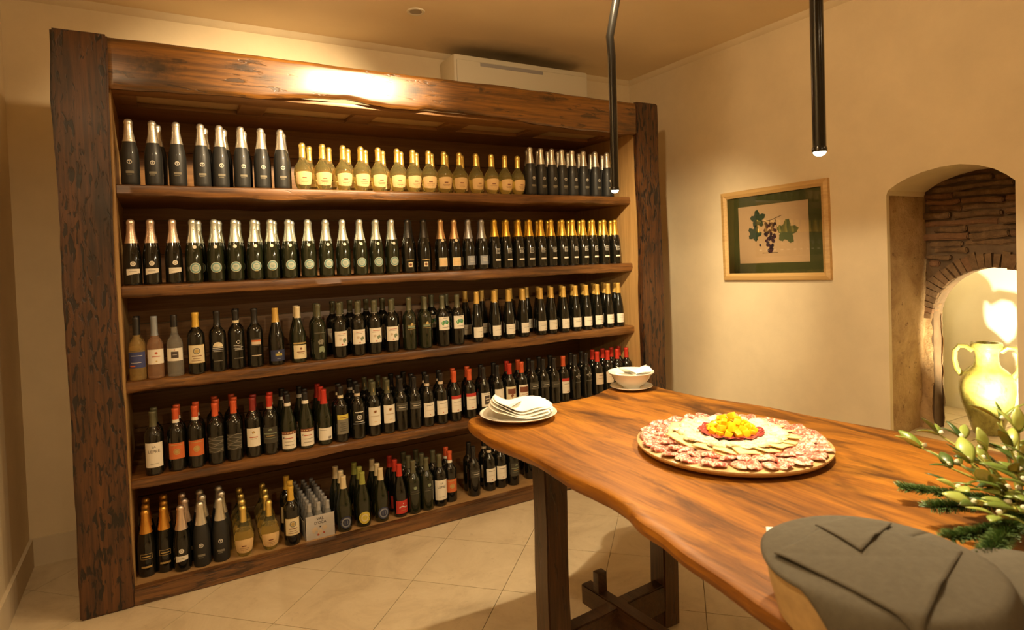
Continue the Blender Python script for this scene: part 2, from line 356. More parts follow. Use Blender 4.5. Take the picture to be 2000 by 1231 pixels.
for i in range(nv):
    a0, a1 = PI*(i+.06)/nv, PI*(i+.94)/nv; pts = []
    for rr in (AR+.002, AR+.088+random.uniform(-.01, .008)):
        pts += [(AC_Y+rr*math.cos(a0), AC_Z+rr*.97*math.sin(a0)), (AC_Y+rr*math.cos(a1), AC_Z+rr*.97*math.sin(a1))]
    q = MB().prism([pts[0], pts[1], pts[3], pts[2]], 0, XR+.405+random.uniform(-.008, .006), XR+.50)
    rough(q, .010, (20, 20, 20), i).build('brick', M_BRICK, bw)
m = MB().box(5.0, 5.1, -2.3, -1.0, NZ-.03, 1.9).box(XR+.53, 5.0, -1.13, -1.0, NZ-.03, 1.9).box(XR+.53, 5.0, -2.3, -2.17, NZ-.03, 1.9).box(XR+.53, 5.0, -2.17, -1.13, 1.55, 1.9)
struct(m.build('wall_alcove', M_ALC, smooth=False))
struct(MB().grid(lambda u, v: (XR+.415+.012*n1(u*5+v*9, 8), NY0+.12-u*(.12+AC_Y*0+NY0-(AC_Y+AR))*1.0+.012*n1(v*14, 6)*u, NZ-.03+v*.72), 10, 30).build('wall_niche', M_OCHRE))
# ragged masonry reveal beside the inner arch
struct(MB().grid(lambda u, v: (XR+.505+.07*u, AC_Y+AR-.012+.05*u+.022*n1(v*9, 2)-.03*max(0, .3-v), NZ-.03+v*.72), 4, 24).build('wall_reveal', M_OCHRE))
sill = struct(MB().box(XR, 5.05, -2.3, -1.0, NZ-.05, NZ-.008).build('floor_niche', M_MORTAR, smooth=False))
for i in range(5):
    for k in range(4):
        x0, y1 = XR+.004+i*.215, -1.08-k*.26; MB().bevbox(x0, min(x0+.209, 5.0), y1-.254, y1, NZ-.012, NZ, .002).build('floor_tile', M_TILE, sill)
# ------------------------------------------------------------------ the wine shelf unit
UW, UH, PW = 3.518, 2.60, .207
unit = thing('wine_shelf', 'large rustic dark oak wine shelf with heavy beam frame filled with bottles', 'shelf')
def post(x0, x1, seed):
    p = plank(x0, x1, 0, .048, 0, UH, 5, 2, 60, .008); rough(p, .016, (3.0, 3, 1.6), seed, (1, .5, .0)); rough(p, .004, (14, 14, 9), seed+5, (1, .8, 0)); return p
post(0, PW, 1).build('post', M_POST, unit); post(3.315, UW, 9).build('post', M_POST, unit)
bt = [at(px, py, 1, 0) for px, py in ((213, 172), (302, 177), (401, 182), (512, 191), (620, 191), (680, 193), (726, 202), (766, 210), (818, 214), (838, 212), (924, 222), (990, 230), (1040, 240), (1122, 251), (1244, 263))]
btab = [(p.x, p.z) for p in bt]
loops = []
for i in range(141):
    x = PW-.022+(3.352-PW)*i/140; zb = lerp_tab(btab, x)+.006*n1(x, 3, 9); zt = UH-.004+.006*n1(x, 6, 5)-.004; yf = .006+.004*n1(x, 8, 2)+(.022 if x < PW-.006 or x > 3.321 else 0)
    ym = yf-.0055+.0015*n1(x, 5, 1.6)
    zm = (zb+zt)/2; loops.append([(x, yf+.012, zb), (x, yf+.002, zb+.009), (x, yf, zb+.022), (x, yf-.001, zb+.05), (x, yf-.001, zm), (x, yf-.001, zt-.05), (x, yf, zt-.022), (x, yf+.002, zt-.009), (x, yf+.012, zt), (x, .05, zt), (x, .05, zb+.004), (x, .03, zb+.002)])
loft(loops).build('beam', M_BEAM, unit, angle=50)
def shelf(ztop, seed, yf0=.098, th=.058):
    loops = []
    for i in range(121):
        x = .2125+(3.3175-.2125)*i/120; yf = yf0+.018*n1(x, seed, 1.7)+.006*n1(x, seed+2, 8); t = th+.012*n1(x, seed+4, 2.3)+.005*n1(x, seed+7, 11)
        k = .5+.35*n1(x, seed+9, 3)
        loops.append([(x, .765, ztop), (x, yf+.016, ztop), (x, yf+.004, ztop-.006), (x, yf, ztop-t*k), (x, yf+.010, ztop-t*.92), (x, yf+.024, ztop-t), (x, .765, ztop-t)])
    return loft(loops).build('shelf_board', M_SHELF, unit, angle=45)
SZ = {1: 1.945, 2: 1.470, 3: 1.018, 4: .553, 5: .068}
for s in (1, 2, 3, 4): shelf(SZ[s], s*11)
r = plank(PW-.004, 3.32, .004, .055, 0, .078, 40, 2, 3, .006); rough(r, .006, (4, 4, 6), 3, (0, 1, .5)).build('base_rail', M_RAIL, unit)
MB().box(PW, 3.33, .055, .765, .02, SZ[5]).build('bottom_panel', M_BOTTOM, unit, smooth=False)
MB().box(.165, .212, .05, .765, .0, 2.40).build('side_panel', M_SIDE, unit, smooth=False)
MB().box(3.318, 3.36, .05, .765, .0, 2.40).build('side_panel', M_SIDE, unit, smooth=False)
for k in range(12):
    z0 = .068+k*.195; MB().bevbox(.212, 3.318, .765, .779, z0, min(z0+.192, 2.40), .003).build('back_board', M_BACK, unit)
LZ = 2.385
MB().bevbox(.212, 3.318, .05, .21, LZ, LZ+.022, .002).build('lid_rail', M_BACK, unit); MB().bevbox(.212, 3.318, .43, .765, LZ, LZ+.022, .002).build('lid_rail', M_BACK, unit)
for k in range(6):
    x0, x1 = (.212, .31) if k == 0 else ((.31+k*.60-.13, .31+k*.60) if k < 5 else (3.20, 3.318)); MB().bevbox(x0, x1, .21, .43, LZ, LZ+.022, .002).build('lid_bar', M_BACK, unit)
for k in range(5): MB().box(.30+k*.60, .30+k*.60+(.49 if k < 4 else .51), .20, .44, LZ+.0225, LZ+.030).build('lid_panel', M_LID, unit, smooth=False)
# ------------------------------------------------------------------ bottles
PROF = {
 'spark': [(0, 0.03501), (0.004, 0.0384), (0.014, 0.0395), (0.12, 0.0395), (0.145, 0.03862), (0.165, 0.03616), (0.185, 0.03226), (0.205, 0.02732), (0.225, 0.02273), (0.245, 0.01911), (0.265, 0.0168), (0.3, 0.0155)],
 'bordeaux': [(0, 0.03446), (0.003, 0.03848), (0.01, 0.04), (0.18, 0.04), (0.194, 0.03848), (0.206, 0.03389), (0.216, 0.02606), (0.225, 0.01906), (0.235, 0.0158), (0.25, 0.0145), (0.285, 0.0138), (0.288, 0.015), (0.3, 0.015)],
 'burgundy': [(0, 0.03518), (0.003, 0.03842), (0.01, 0.0398), (0.125, 0.0398), (0.145, 0.0387), (0.165, 0.03518), (0.185, 0.02954), (0.205, 0.02382), (0.225, 0.01898), (0.245, 0.016), (0.285, 0.0142), (0.295, 0.0148)],
 'slope': [(0, 0.03198), (0.003, 0.03485), (0.01, 0.036), (0.115, 0.036), (0.14, 0.03467), (0.165, 0.03153), (0.19, 0.02696), (0.215, 0.02201), (0.24, 0.0178), (0.26, 0.0152), (0.3, 0.0138), (0.308, 0.0142)],
 'flask': [(0, .027), (.003, .0305), (.012, .0345), (.03, .0405), (.055, .0450), (.08, .0470), (.10, .0468), (.118, .0440), (.132, .0385), (.145, .0300), (.156, .0225), (.168, .0180), (.182, .0160), (.238, .0145)],
 'grappa': [(0, .031), (.003, .0345), (.01, .0355), (.15, .0355), (.165, .0345), (.18, .0295), (.192, .0215), (.204, .0160), (.22, .0140), (.285, .0135), (.295, .0135)],
 'mini': [(0, .021), (.003, .0235), (.09, .0238), (.105, .0225), (.125, .0170), (.14, .0125), (.16, .0105), (.178, .0105)],
}
def rad(prof, z):
    for (a, b), (c, d) in zip(prof, prof[1:]):
        if z <= c: return b+(d-b)*(z-a)/(c-a)
    return prof[-1][1]
G = dict(
 matte=plain('matte_black_glass', (.020, .020, .019), .48, coat=.15),
 black=plain('black_glass', (.006, .006, .004), .10, coat=.6),
 green=plain('dark_green_glass', (.014, .017, .007), .09, coat=.6),
 gold=plain('pale_gold_glass', (.95, .88, .42), .02, trans=.94, ior=1.40),
 clear=plain('clear_glass', (.80, .78, .70), .03, trans=.86, ior=1.40),
 amber=plain('amber_glass', (.90, .66, .26), .03, trans=.84, ior=1.40),
 rose=plain('rose_glass', (.92, .58, .36), .03, trans=.84, ior=1.40),
 grey=plain('frosted_glass', (.42, .42, .40), .25, trans=.5))
def foil(name, c, r=.32): return plain(name, c, r, .85, bump=.5, bscale=160)
F = dict(silver=foil('silver_foil', (.74, .70, .60)), teal=foil('pale_silver_foil', (.70, .74, .66)), pink=foil('rose_silver_foil', (.78, .62, .50)),
 gold=foil('gold_foil', (.88, .58, .10)), brightgold=foil('bright_gold_foil', (.95, .72, .22)), rosegold=foil('copper_foil', (.76, .50, .26)), blue=foil('steel_foil', (.42, .43, .46)),
 dark=foil('dark_foil', (.07, .065, .06)), orange=foil('orange_foil', (.80, .42, .08)))
def caps(name, c): return plain(name, c, .38, .15, coat=.3)
F.update(red=caps('red_capsule', (.52, .035, .018)), orangered=caps('orange_red_capsule', (.62, .10, .03)), darkred=caps('dark_red_capsule', (.22, .020, .016)), yellow=caps('yellow_capsule', (.68, .42, .06)),
 ochre=caps('ochre_capsule', (.58, .36, .08)), cream=caps('cream_capsule', (.70, .58, .36)), black=caps('black_capsule', (.015, .013, .012)), olive=caps('olive_capsule', (.10, .095, .05)),
 greenyel=caps('green_capsule', (.32, .33, .07)), greyblue=caps('grey_capsule', (.26, .28, .30)), cap_grey=caps('grey_cap', (.38, .37, .36)))
def lab(name, c): return plain(name, c, .7, bump=.05, bscale=60)
L = dict(white=lab('label_white', (.78, .72, .60)), cream=lab('label_cream', (.72, .62, .40)), tan=lab('label_tan', (.72, .50, .24)), orange=lab('label_orange', (.58, .14, .035)), red=lab('label_red', (.50, .040, .025)),
 blue=lab('label_blue', (.045, .055, .16)), navy=lab('label_navy', (.035, .040, .085)), greyblue=lab('label_grey_blue', (.26, .27, .29)), teal=lab('label_pale_teal', (.50, .52, .40)), tealdark=lab('label_teal', (.16, .30, .28)),
 dark=lab('label_dark', (.055, .048, .032)), grey=lab('label_grey', (.20, .18, .13)), yellow=lab('label_yellow', (.62, .50, .08)), brown=lab('label_brown', (.20, .065, .03)), green=lab('label_green', (.09, .30, .10)),
 ink=lab('print_dark', (.07, .05, .04)), inkwhite=lab('print_white', (.62, .58, .50)), gilt=plain('print_gilt', (.58, .42, .16), .4, .5), inkred=lab('print_red', (.48, .10, .05)), sage=lab('label_sage', (.22, .26, .16)), pale=lab('label_pale', (.60, .48, .34)))
_tx = {}
def text_geo(s):
    if s not in _tx:
        c = bpy.data.curves.new('t', 'FONT'); c.body = s; c.align_x = 'CENTER'; c.size = 1; o = bpy.data.objects.new('t', c); COL.objects.link(o)
        me = bpy.data.meshes.new_from_object(o.evaluated_get(bpy.context.evaluated_depsgraph_get()))
        _tx[s] = ([tuple(v.co) for v in me.vertices], [tuple(p.vertices) for p in me.polygons])
        bpy.data.objects.remove(o); bpy.data.meshes.remove(me); bpy.data.curves.remove(c)
    return _tx[s]
def label_mesh(prof, marks):
    mb = MB(); mats = []
    def mi(k):
        if L[k] not in mats: mats.append(L[k])
        return mats.index(L[k])
    for q, mk in enumerate(marks):
        off = .0007+.0004*q; kind = mk[0]
        def w(a, z): r = rad(prof, z)+off; return (r*math.sin(a), -r*math.cos(a), z)
        if kind == 'rect':
            _, z0, z1, ad, c = mk; a = math.radians(ad); mb.grid(lambda u, v: w(-a+2*a*u, z0+(z1-z0)*v), 10, max(1, int((z1-z0)/.02)), mi(c))
        elif kind == 'bow':                          # label with a bowed top edge
            _, z0, z1, ad, c = mk; a = math.radians(ad); mb.grid(lambda u, v: w(-a+2*a*u, z0-.006*math.sin(PI*u)+(z1-z0+.012*math.sin(PI*u))*v), 10, 3, mi(c))
        elif kind == 'slant':
            _, zl, zr, z1, ad, c = mk; a = math.radians(ad); mb.grid(lambda u, v: w(-a+2*a*u, (zl+(zr-zl)*u)*(1-v)+z1*v), 8, 2, mi(c))
        elif kind in ('disc', 'ring', 'half'):
            _, zc, r, c = mk[:4]; R0 = rad(prof, zc); a_c = mk[4] if len(mk) > 4 else 0; N = 18; rng = range(N+1) if kind != 'half' else range(N//2+1)
            r0 = r*.72 if kind == 'ring' else 0
            vs = []; fs = []
            for i in rng:
                t = 2*PI*i/N
                for rr in (r0, r*.5+r0*.5, r): vs.append(w(a_c+rr*math.cos(t)/R0, zc+rr*math.sin(t)))
            for i in range(len(rng)-1):
                fs += [(i*3, i*3+3, i*3+4, i*3+1), (i*3+1, i*3+4, i*3+5, i*3+2)]
            mb.add(vs, fs, mi(c))
        elif kind == 'bar':
            _, zc, h, a0, a1, c = mk; a0, a1 = math.radians(a0), math.radians(a1); mb.grid(lambda u, v: w(a0+(a1-a0)*u, zc-h/2+h*v), 5, 1, mi(c))
        elif kind == 'wave':
            _, zc, h, a0, a1, c = mk; a0, a1 = math.radians(a0), math.radians(a1); mb.grid(lambda u, v: w(a0+(a1-a0)*u, zc-h/2+h*v+.004*math.sin(u*7+zc*300)), 10, 1, mi(c))
        elif kind == 'dia':
            _, zc, r, c = mk; R0 = rad(prof, zc); vs = []; fs = []
            for rr in (r*.82, r):
                for i in range(4): vs.append(w([rr*1.1, 0, -rr*1.1, 0][i]/R0, zc+[0, rr, 0, -rr][i]))
            fs = [(i, (i+1) % 4, 4+(i+1) % 4, 4+i) for i in range(4)]; mb.add(vs, fs, mi(c))
        elif kind == 'text':
            _, s, zc, h, c = mk; tv, tf = text_geo(s); R0 = rad(prof, zc); mb.add([w(x*h/R0, zc+y*h) for x, y, _z in tv], tf, mi(c))
        elif kind == 'blot':
            _, ac, zc, r, c, sd = mk; ac = math.radians(ac); R0 = rad(prof, zc); N = 11; vs = [w(ac, zc)]
            for i in range(N):
                rr = r*(.75+.45*n1(i*1.7, sd)); vs.append(w(ac+rr*math.cos(2*PI*i/N)/R0, zc+rr*math.sin(2*PI*i/N)))
            mb.add(vs, [(0, 1+i, 1+(i+1) % N) for i in range(N)], mi(c))
    return mb.mesh('label', mats, True, 60)
def capsule_mesh(shape, z0, mat, kind):
    prof = PROF[shape]; top = prof[-1][0]
    pr = [(z0+(top-.012-z0)*i/6, rad(prof, z0+(top-.012-z0)*i/6)+.0010) for i in range(7)]
    if kind == 'spark': k = .0182 if shape != 'flask' else .0172; pr += [(top-.010, k-.001), (top-.006, k), (top+.002, k), (top+.005, k-.0015), (top+.010, k-.003), (top+.014, k-.008), (top+.0155, .003)]
    else: r = pr[-1][1]; pr += [(top-.006, r+.0006), (top+.002, r+.0006), (top+.004, r-.001), (top+.0045, .004)]
    m = MB().lathe(pr, 18)
    if kind == 'spark':
        def f(x, y, z):
            a = math.atan2(y, x); q = 1+.035*math.sin(a*9+z*90)*(1 if z > top-.05 else .3); return (x*q, y*q, z)
        m.xf(f)
    return m.mesh('capsule', mat, True, 50)
B = {}; BRAD = {}; BNAME = {}
def T(key, desc, shape, glass, cap, z0, kind, labels, extra=None):
    parts = [('glass', MB().lathe(PROF[shape], 22).mesh('glass', G[glass], True, 50))]
    if cap: parts.append(('capsule', capsule_mesh(shape, z0, F[cap], kind)))
    for nm, marks in labels: parts.append((nm, label_mesh(PROF[shape], marks)))
    BNAME[key] = {'spark': 'sparkling_wine_bottle', 'flask': 'prosecco_bottle', 'grappa': 'liqueur_bottle', 'mini': 'mini_bottle'}.get(shape, 'wine_bottle'); B[key] = (desc, parts); BRAD[key] = max(r for _, r in PROF[shape])
BARS = lambda c, z, n, w=14, g=.007, h=.0022: [('bar', z-i*g, h, -w*(1-.25*(i % 2)), w*(1-.25*((i+1) % 2)), c) for i in range(n)]
T('matte', 'matte black sparkling bottle with silver foil', 'spark', 'matte', 'silver', .205, 'spark', [('emblem', [('ring', .108, .0105, 'inkwhite'), ('bar', .108, .012, -2, 2, 'inkwhite'), ('bar', .112, .003, -8, 8, 'inkwhite')]), ('label', [('bar', .060, .011, -24, 24, 'grey'), ('bar', .049, .003, -20, 12, 'grey')])])
T('flask', 'golden round-bodied prosecco bottle with gold foil', 'flask', 'gold', 'brightgold', .172, 'spark', [('label', [('bow', .028, .088, 62, 'tan'), ('bar', .060, .0055, -16, 12, 'brown'), ('bar', .048, .0015, -30, 30, 'brown'), ('bar', .040, .0015, -24, 24, 'brown')])])
T('pink', 'black sparkling bottle with rose foil and slanted label', 'spark', 'black', 'pink', .200, 'spark', [('medallion', [('disc', .102, .0115, 'white'), ('ring', .102, .006, 'grey')]), ('label', [('slant', .048, .058, .078, 42, 'white'), ('bar', .066, .002, -25, 20, 'grey')])])
T('teal', 'dark sparkling bottle with pale foil and round label', 'spark', 'green', 'teal', .198, 'spark', [('seal', [('disc', .176, .0085, 'white')]), ('label', [('disc', .072, .0265, 'teal'), ('ring', .072, .0235, 'tealdark'), ('disc', .072, .0165, 'teal'), ('bar', .078, .003, -12, 12, 'tealdark'), ('bar', .071, .0022, -14, 14, 'tealdark'), ('bar', .065, .0022, -10, 10, 'tealdark'), ('bar', .047, .003, -8, 8, 'gilt')]), ('studs', [('disc', .222, .0035, 'ink'), ('disc', .262, .003, 'ink')])])
T('darkspark', 'black sparkling bottle with dark foil, small label', 'spark', 'black', 'dark', .205, 'spark', [('label', [('rect', .034, .062, 18, 'cream'), ('disc', .048, .008, 'brown')]), ('arched_line', [('bar', .075, .003, -34, 34, 'gilt')])])
T('copper', 'black sparkling bottle with copper foil and cream label', 'spark', 'black', 'rosegold', .196, 'spark', [('label', [('rect', .030, .082, 42, 'cream'), ('rect', .034, .078, 38, 'tan'), ('bar', .056, .003, -22, 22, 'gilt')]), ('seal', [('disc', .186, .009, 'cream')])])
T('steel', 'black sparkling bottle with steel foil and blue-grey label', 'spark', 'black', 'blue', .196, 'spark', [('label', [('rect', .032, .088, 42, 'greyblue')]+BARS('inkwhite', .075, 4, 24)), ('seal', [('disc', .186, .009, 'greyblue')])])
T('goldfoil', 'black sparkling bottle with gold foil and white print', 'spark', 'black', 'gold', .205, 'spark', [('print', BARS('inkwhite', .128, 5, 20, .0075)+[('bar', .113, .032, -21, -18, 'inkwhite')]), ('label', [('bar', .056, .010, -26, 26, 'white')])])
T('bluegrappa', 'clear liqueur bottle with blue label and dark cap', 'grappa', 'amber', 'black', .215, 'still', [('label', [('rect', .060, .135, 70, 'blue'), ('bar', .118, .002, -40, 40, 'inkwhite'), ('bar', .085, .002, -40, 30, 'inkwhite'), ('bar', .070, .006, -50, -10, 'orange')])])
T('rose', 'pink liqueur bottle with pale label and grey capsule', 'grappa', 'rose', 'greyblue', .205, 'still', [('label', [('rect', .070, .140, 66, 'white'), ('disc', .122, .006, 'inkred'), ('bar', .106, .003, -28, 28, 'inkred'), ('disc', .083, .004, 'gilt')])])
T('cleargrappa', 'clear grappa bottle with white label and black square', 'grappa', 'clear', 'black', .240, 'still', [('label', [('rect', .076, .138, 66, 'white'), ('rect', .090, .122, 26, 'ink'), ('bar', .106, .002, -14, 14, 'inkwhite'), ('bar', .130, .003, -4, 4, 'inkred')]), ('tax_strip', [('bar', .262, .040, 10, 34, 'white')])])
def CHAT(c): return [('rect', .055, .145, 58, c), ('rect', .057, .143, 55, 'cream'), ('ring', .115, .016, 'grey'), ('disc', .115, .009, 'gilt'), ('bar', .091, .004, -30, 30, 'brown'), ('bar', .079, .0022, -24, 24, 'brown'), ('bar', .068, .0022, -34, 34, 'brown')]
T('yellowcap', 'red wine bottle with yellow capsule and cream label', 'bordeaux', 'black', 'yellow', .232, 'still', [('label', CHAT('gilt'))])
T('halfmoon', 'dark wine bottle with yellow half-moon label', 'bordeaux', 'black', 'black', .232, 'still', [('label', [('half', .125, .024, 'cream'), ('bar', .120, .003, -36, 36, 'inkwhite'), ('bar', .111, .004, -36, 36, 'greyblue'), ('bar', .103, .002, -30, 30, 'inkwhite')]), ('lower_line', [('bar', .055, .003, -30, 30, 'grey')])])
T('whiteprint', 'dark wine bottle with white printed emblem and neck band', 'bordeaux', 'black', 'black', .250, 'still', [('print', [('ring', .140, .009, 'inkwhite')]+BARS('inkwhite', .122, 4, 32)), ('neck_band', [('rect', .236, .250, 178, 'cream')]), ('lower_line', [('bar', .058, .004, -32, 32, 'grey')])])
T('orangeband', 'dark wine bottle with orange and pale band label', 'bordeaux', 'black', 'black', .225, 'still', [('label', [('rect', .112, .150, 34, 'dark'), ('rect', .118, .134, 32, 'pale'), ('rect', .134, .142, 32, 'orange')]), ('lower_line', [('bar', .062, .004, -34, 34, 'pale')])])
T('bluelabel', 'dark burgundy bottle with yellow capsule and navy label', 'burgundy', 'black', 'ochre', .225, 'still', [('label', [('rect', .022, .080, 60, 'navy'), *[('bar', .056, .012, -22+i*8, -17+i*8, 'yellow') for i in range(6)], ('disc', .068, .004, 'inkwhite'), ('bar', .035, .003, -12, 12, 'greyblue')])])
T('creamcap', 'burgundy bottle with cream capsule and white label', 'burgundy', 'green', 'cream', .238, 'still', [('label', [('rect', .022, .094, 56, 'cream'), ('disc', .075, .006, 'brown'), ('bar', .058, .004, -30, 30, 'brown'), ('bar', .048, .0015, -22, 22, 'brown')]), ('upper_strip', [('bar', .104, .008, -56, 56, 'gilt')])])
T('ribbon', 'tall olive wine bottle with ribbon round its neck', 'bordeaux', 'green', 'olive', .232, 'still', [('etching', [('blot', 0, .10, .020, 'grey', 3), ('blot', 5, .06, .024, 'sage', 5), ('bar', .150, .002, -50, 50, 'grey')]), ('neck_tag', [('disc', .243, .0095, 'cream')])])
def GDOT(): return [('rect', .066, .148, 56, 'white'), ('bar', .134, .003, -26, 34, 'inkred'), ('bar', .126, .002, -34, 20, 'grey'), ('blot', 22, .098, .014, 'sage', 2), ('disc', .075, .004, 'inkred'), ('blot', -12, .104, .010, 'pale', 4)]
T('greendot', 'dark wine bottle with white landscape label', 'bordeaux', 'black', 'olive', .240, 'still', [('label', GDOT()), ('neck_band', [('rect', .232, .238, 178, 'grey')])])
T('etched', 'slim dark green bottle with shoulder emblem', 'bordeaux', 'green', 'olive', .232, 'still', [('etching', [('blot', 0, .150, .012, 'gilt', 6), ('bar', .136, .012, -32, 32, 'sage'), ('bar', .124, .002, -36, 36, 'gilt'), ('bar', .146, .002, -36, 36, 'gilt')])])
T('greenpic', 'dark wine bottle with green picture on white label', 'bordeaux', 'black', 'olive', .228, 'still', [('label', [('rect', .100, .178, 58, 'white'), ('blot', -14, .144, .017, 'green', 2), ('blot', 14, .146, .017, 'green', 7), ('blot', 2, .150, .010, 'tealdark', 9), ('bar', .116, .0025, -28, 28, 'grey'), ('bar', .172, .002, -20, 20, 'ink')])])
T('alpine', 'tapered wine bottle with ochre capsule and white label', 'slope', 'black', 'ochre', .240, 'still', [('label', [('rect', .030, .094, 58, 'white'), ('bar', .078, .0018, -36, 24, 'pale'), ('bar', .066, .002, -30, 30, 'grey'), ('blot', 24, .044, .006, 'pale', 3)])])
T('lepre', 'wine bottle with tall white label reading LA LEPRE', 'bordeaux', 'black', 'olive', .232, 'still', [('label', [('rect', .040, .158, 62, 'white'), ('text', 'LA', .134, .014, 'ink'), ('text', 'LEPRE', .110, .020, 'ink'), ('bar', .058, .0015, -24, 24, 'grey')])])
T('orangelabel', 'wine bottle with square orange label and white neck band', 'bordeaux', 'black', 'orangered', .250, 'still', [('label', [('rect', .062, .140, 54, 'orange'), ('ring', .098, .015, 'gilt'), ('disc', .098, .009, 'gilt'), ('bar', .130, .003, -36, 36, 'gilt')]), ('neck_band', [('rect', .234, .250, 178, 'white')])])
T('waves', 'dark wine bottle with wavy grey label and red capsule', 'bordeaux', 'black', 'orangered', .240, 'still', [('label', [('rect', .060, .140, 54, 'dark')]+[('wave', .068+i*.0135, .0035, -52, 52, 'grey') for i in range(6)])])
T('crestred', 'wine bottle with crested white label and maroon capsule', 'bordeaux', 'black', 'darkred', .238, 'still', [('label', [('rect', .058, .152, 50, 'white'), ('blot', 0, .132, .008, 'brown', 2), ('disc', .132, .005, 'gilt'), ('bar', .106, .004, -28, 28, 'inkred'), ('bar', .098, .0015, -20, 20, 'grey')]), ('seal', [('disc', .240, .007, 'cream')])])
T('olivelabel', 'dark wine bottle with olive label and red capsule', 'bordeaux', 'black', 'red', .248, 'still', [('label', [('rect', .062, .145, 56, 'dark'), ('half', .128, .010, 'sage'), ('bar', .112, .005, -48, 48, 'sage'), ('bar', .100, .003, -30, 30, 'gilt'), ('bar', .088, .002, -40, 40, 'sage')]), ('neck_band', [('rect', .236, .250, 178, 'pale')])])
T('brownband', 'burgundy bottle with cream label under a brown band', 'burgundy', 'green', 'black', .256, 'still', [('label', [('rect', .016, .092, 58, 'white'), ('rect', .092, .108, 58, 'brown'), ('bar', .100, .005, -50, 50, 'tan'), ('bar', .072, .004, -34, 26, 'inkred'), ('bar', .054, .0015, -36, 36, 'grey'), ('bar', .036, .002, -36, 30, 'grey'), ('blot', -40, .076, .004, 'ink', 2)]), ('neck_band', [('rect', .238, .256, 178, 'white')])])
T('redburg', 'burgundy bottle with white label and bright red capsule', 'burgundy', 'green', 'red', .222, 'still', [('label', [('rect', .028, .094, 58, 'white'), ('bar', .082, .002, -44, 10, 'grey'), ('bar', .040, .012, 18, 22, 'ink'), ('bar', .040, .014, 25, 28, 'ink'), ('bar', .040, .011, 31, 35, 'ink'), ('bar', .041, .013, 38, 41, 'ink')])])
T('yellowtop', 'dark wine bottle with yellow-topped grey label', 'bordeaux', 'black', 'black', .256, 'still', [('label', [('rect', .045, .150, 50, 'grey'), ('rect', .126, .152, 50, 'yellow'), ('bar', .136, .004, -30, 30, 'brown')]+BARS('dark', .108, 5, 30, .011)), ('neck_band', [('rect', .240, .256, 178, 'cream')])])
T('circleprint', 'dark wine bottle with white circle emblem and pink band', 'bordeaux', 'black', 'black', .254, 'still', [('print', [('bar', .152, .006, -34, 34, 'inkwhite'), ('ring', .124, .014, 'inkwhite'), ('disc', .124, .007, 'inkwhite'), ('bar', .100, .004, -32, 32, 'inkwhite'), ('bar', .088, .004, -50, 50, 'greyblue')]), ('neck_band', [('rect', .238, .254, 178, 'pale')])])
T('crest', 'wine bottle with cream label and gold crest', 'bordeaux', 'black', 'olive', .230, 'still', [('label', [('rect', .062, .165, 56, 'white'), ('blot', 0, .140, .012, 'gilt', 3), ('disc', .140, .006, 'brown'), ('bar', .114, .005, -36, 36, 'pale'), ('bar', .084, .003, -12, 12, 'tan')]), ('neck_stripe', [('bar', .262, .034, -10, 14, 'gilt')])])
T('greyband', 'dark wine bottle with grey lettering band', 'bordeaux', 'black', 'black', .232, 'still', [('label', [('rect', .118, .165, 58, 'dark'), ('bar', .150, .005, -44, 44, 'grey'), ('bar', .138, .004, -30, 30, 'inkwhite'), ('bar', .126, .003, -44, 44, 'grey')])])
T('pinkband', 'wine bottle with plain white label and pink neck band', 'bordeaux', 'black', 'black', .254, 'still', [('label', [('rect', .058, .142, 54, 'white'), ('bar', .126, .003, -30, 30, 'grey'), ('bar', .098, .002, -34, 34, 'pale'), ('disc', .072, .003, 'inkred')]), ('neck_band', [('rect', .238, .254, 178, 'pale')])])
T('redtop', 'wine bottle with red-topped white label and red capsule', 'bordeaux', 'black', 'orangered', .236, 'still', [('label', [('rect', .058, .138, 54, 'white'), ('rect', .138, .158, 54, 'red'), ('bar', .120, .0025, -34, 34, 'grey'), ('bar', .098, .0015, -34, 34, 'pale'), ('bar', .070, .004, -8, 8, 'inkred')])])
T('stamp', 'dark wine bottle with black stamp on white label', 'bordeaux', 'black', 'black', .232, 'still', [('label', [('rect', .060, .146, 54, 'white'), ('rect', .074, .128, 26, 'ink'), ('bar', .108, .004, -18, 18, 'white'), ('bar', .092, .004, -14, 20, 'white'), ('bar', .138, .002, -30, 30, 'grey')])])
T('plainwhite', 'dark wine bottle with blank white label', 'bordeaux', 'black', 'black', .232, 'still', [('label', [('rect', .060, .156, 54, 'white'), ('bar', .110, .002, -30, 30, 'pale')])])
T('treelabel', 'wine bottle with brown square on pale yellow label', 'bordeaux', 'black', 'red', .236, 'still', [('label', [('rect', .050, .160, 58, 'cream'), ('rect', .112, .146, 40, 'brown'), ('blot', 0, .104, .012, 'brown', 2), ('bar', .086, .012, -4, 4, 'brown')])])
T('brownlabel', 'wine bottle with two brown blocks on white label', 'bordeaux', 'black', 'orangered', .236, 'still', [('label', [('rect', .050, .160, 58, 'white'), ('rect', .112, .148, 48, 'brown'), ('rect', .060, .090, 48, 'brown'), ('bar', .101, .003, -30, 30, 'inkred')])])
T('diamond', 'dark wine bottle with silver diamond print', 'bordeaux', 'black', 'black', .232, 'still', [('print', [('dia', .160, .020, 'inkwhite'), ('dia', .160, .011, 'inkwhite'), ('bar', .120, .002, -36, 36, 'grey')])])
T('palelabel', 'dark wine bottle with pale label and red capsule', 'bordeaux', 'black', 'red', .236, 'still', [('label', [('rect', .080, .158, 56, 'pale'), ('bar', .140, .003, -26, 26, 'brown'), ('bar', .122, .002, -34, 34, 'brown')])])
T('plaindark', 'dark wine bottle with black capsule', 'bordeaux', 'black', 'black', .232, 'still', [('label', [('rect', .110, .150, 50, 'dark'), ('bar', .132, .003, -30, 30, 'grey')])])
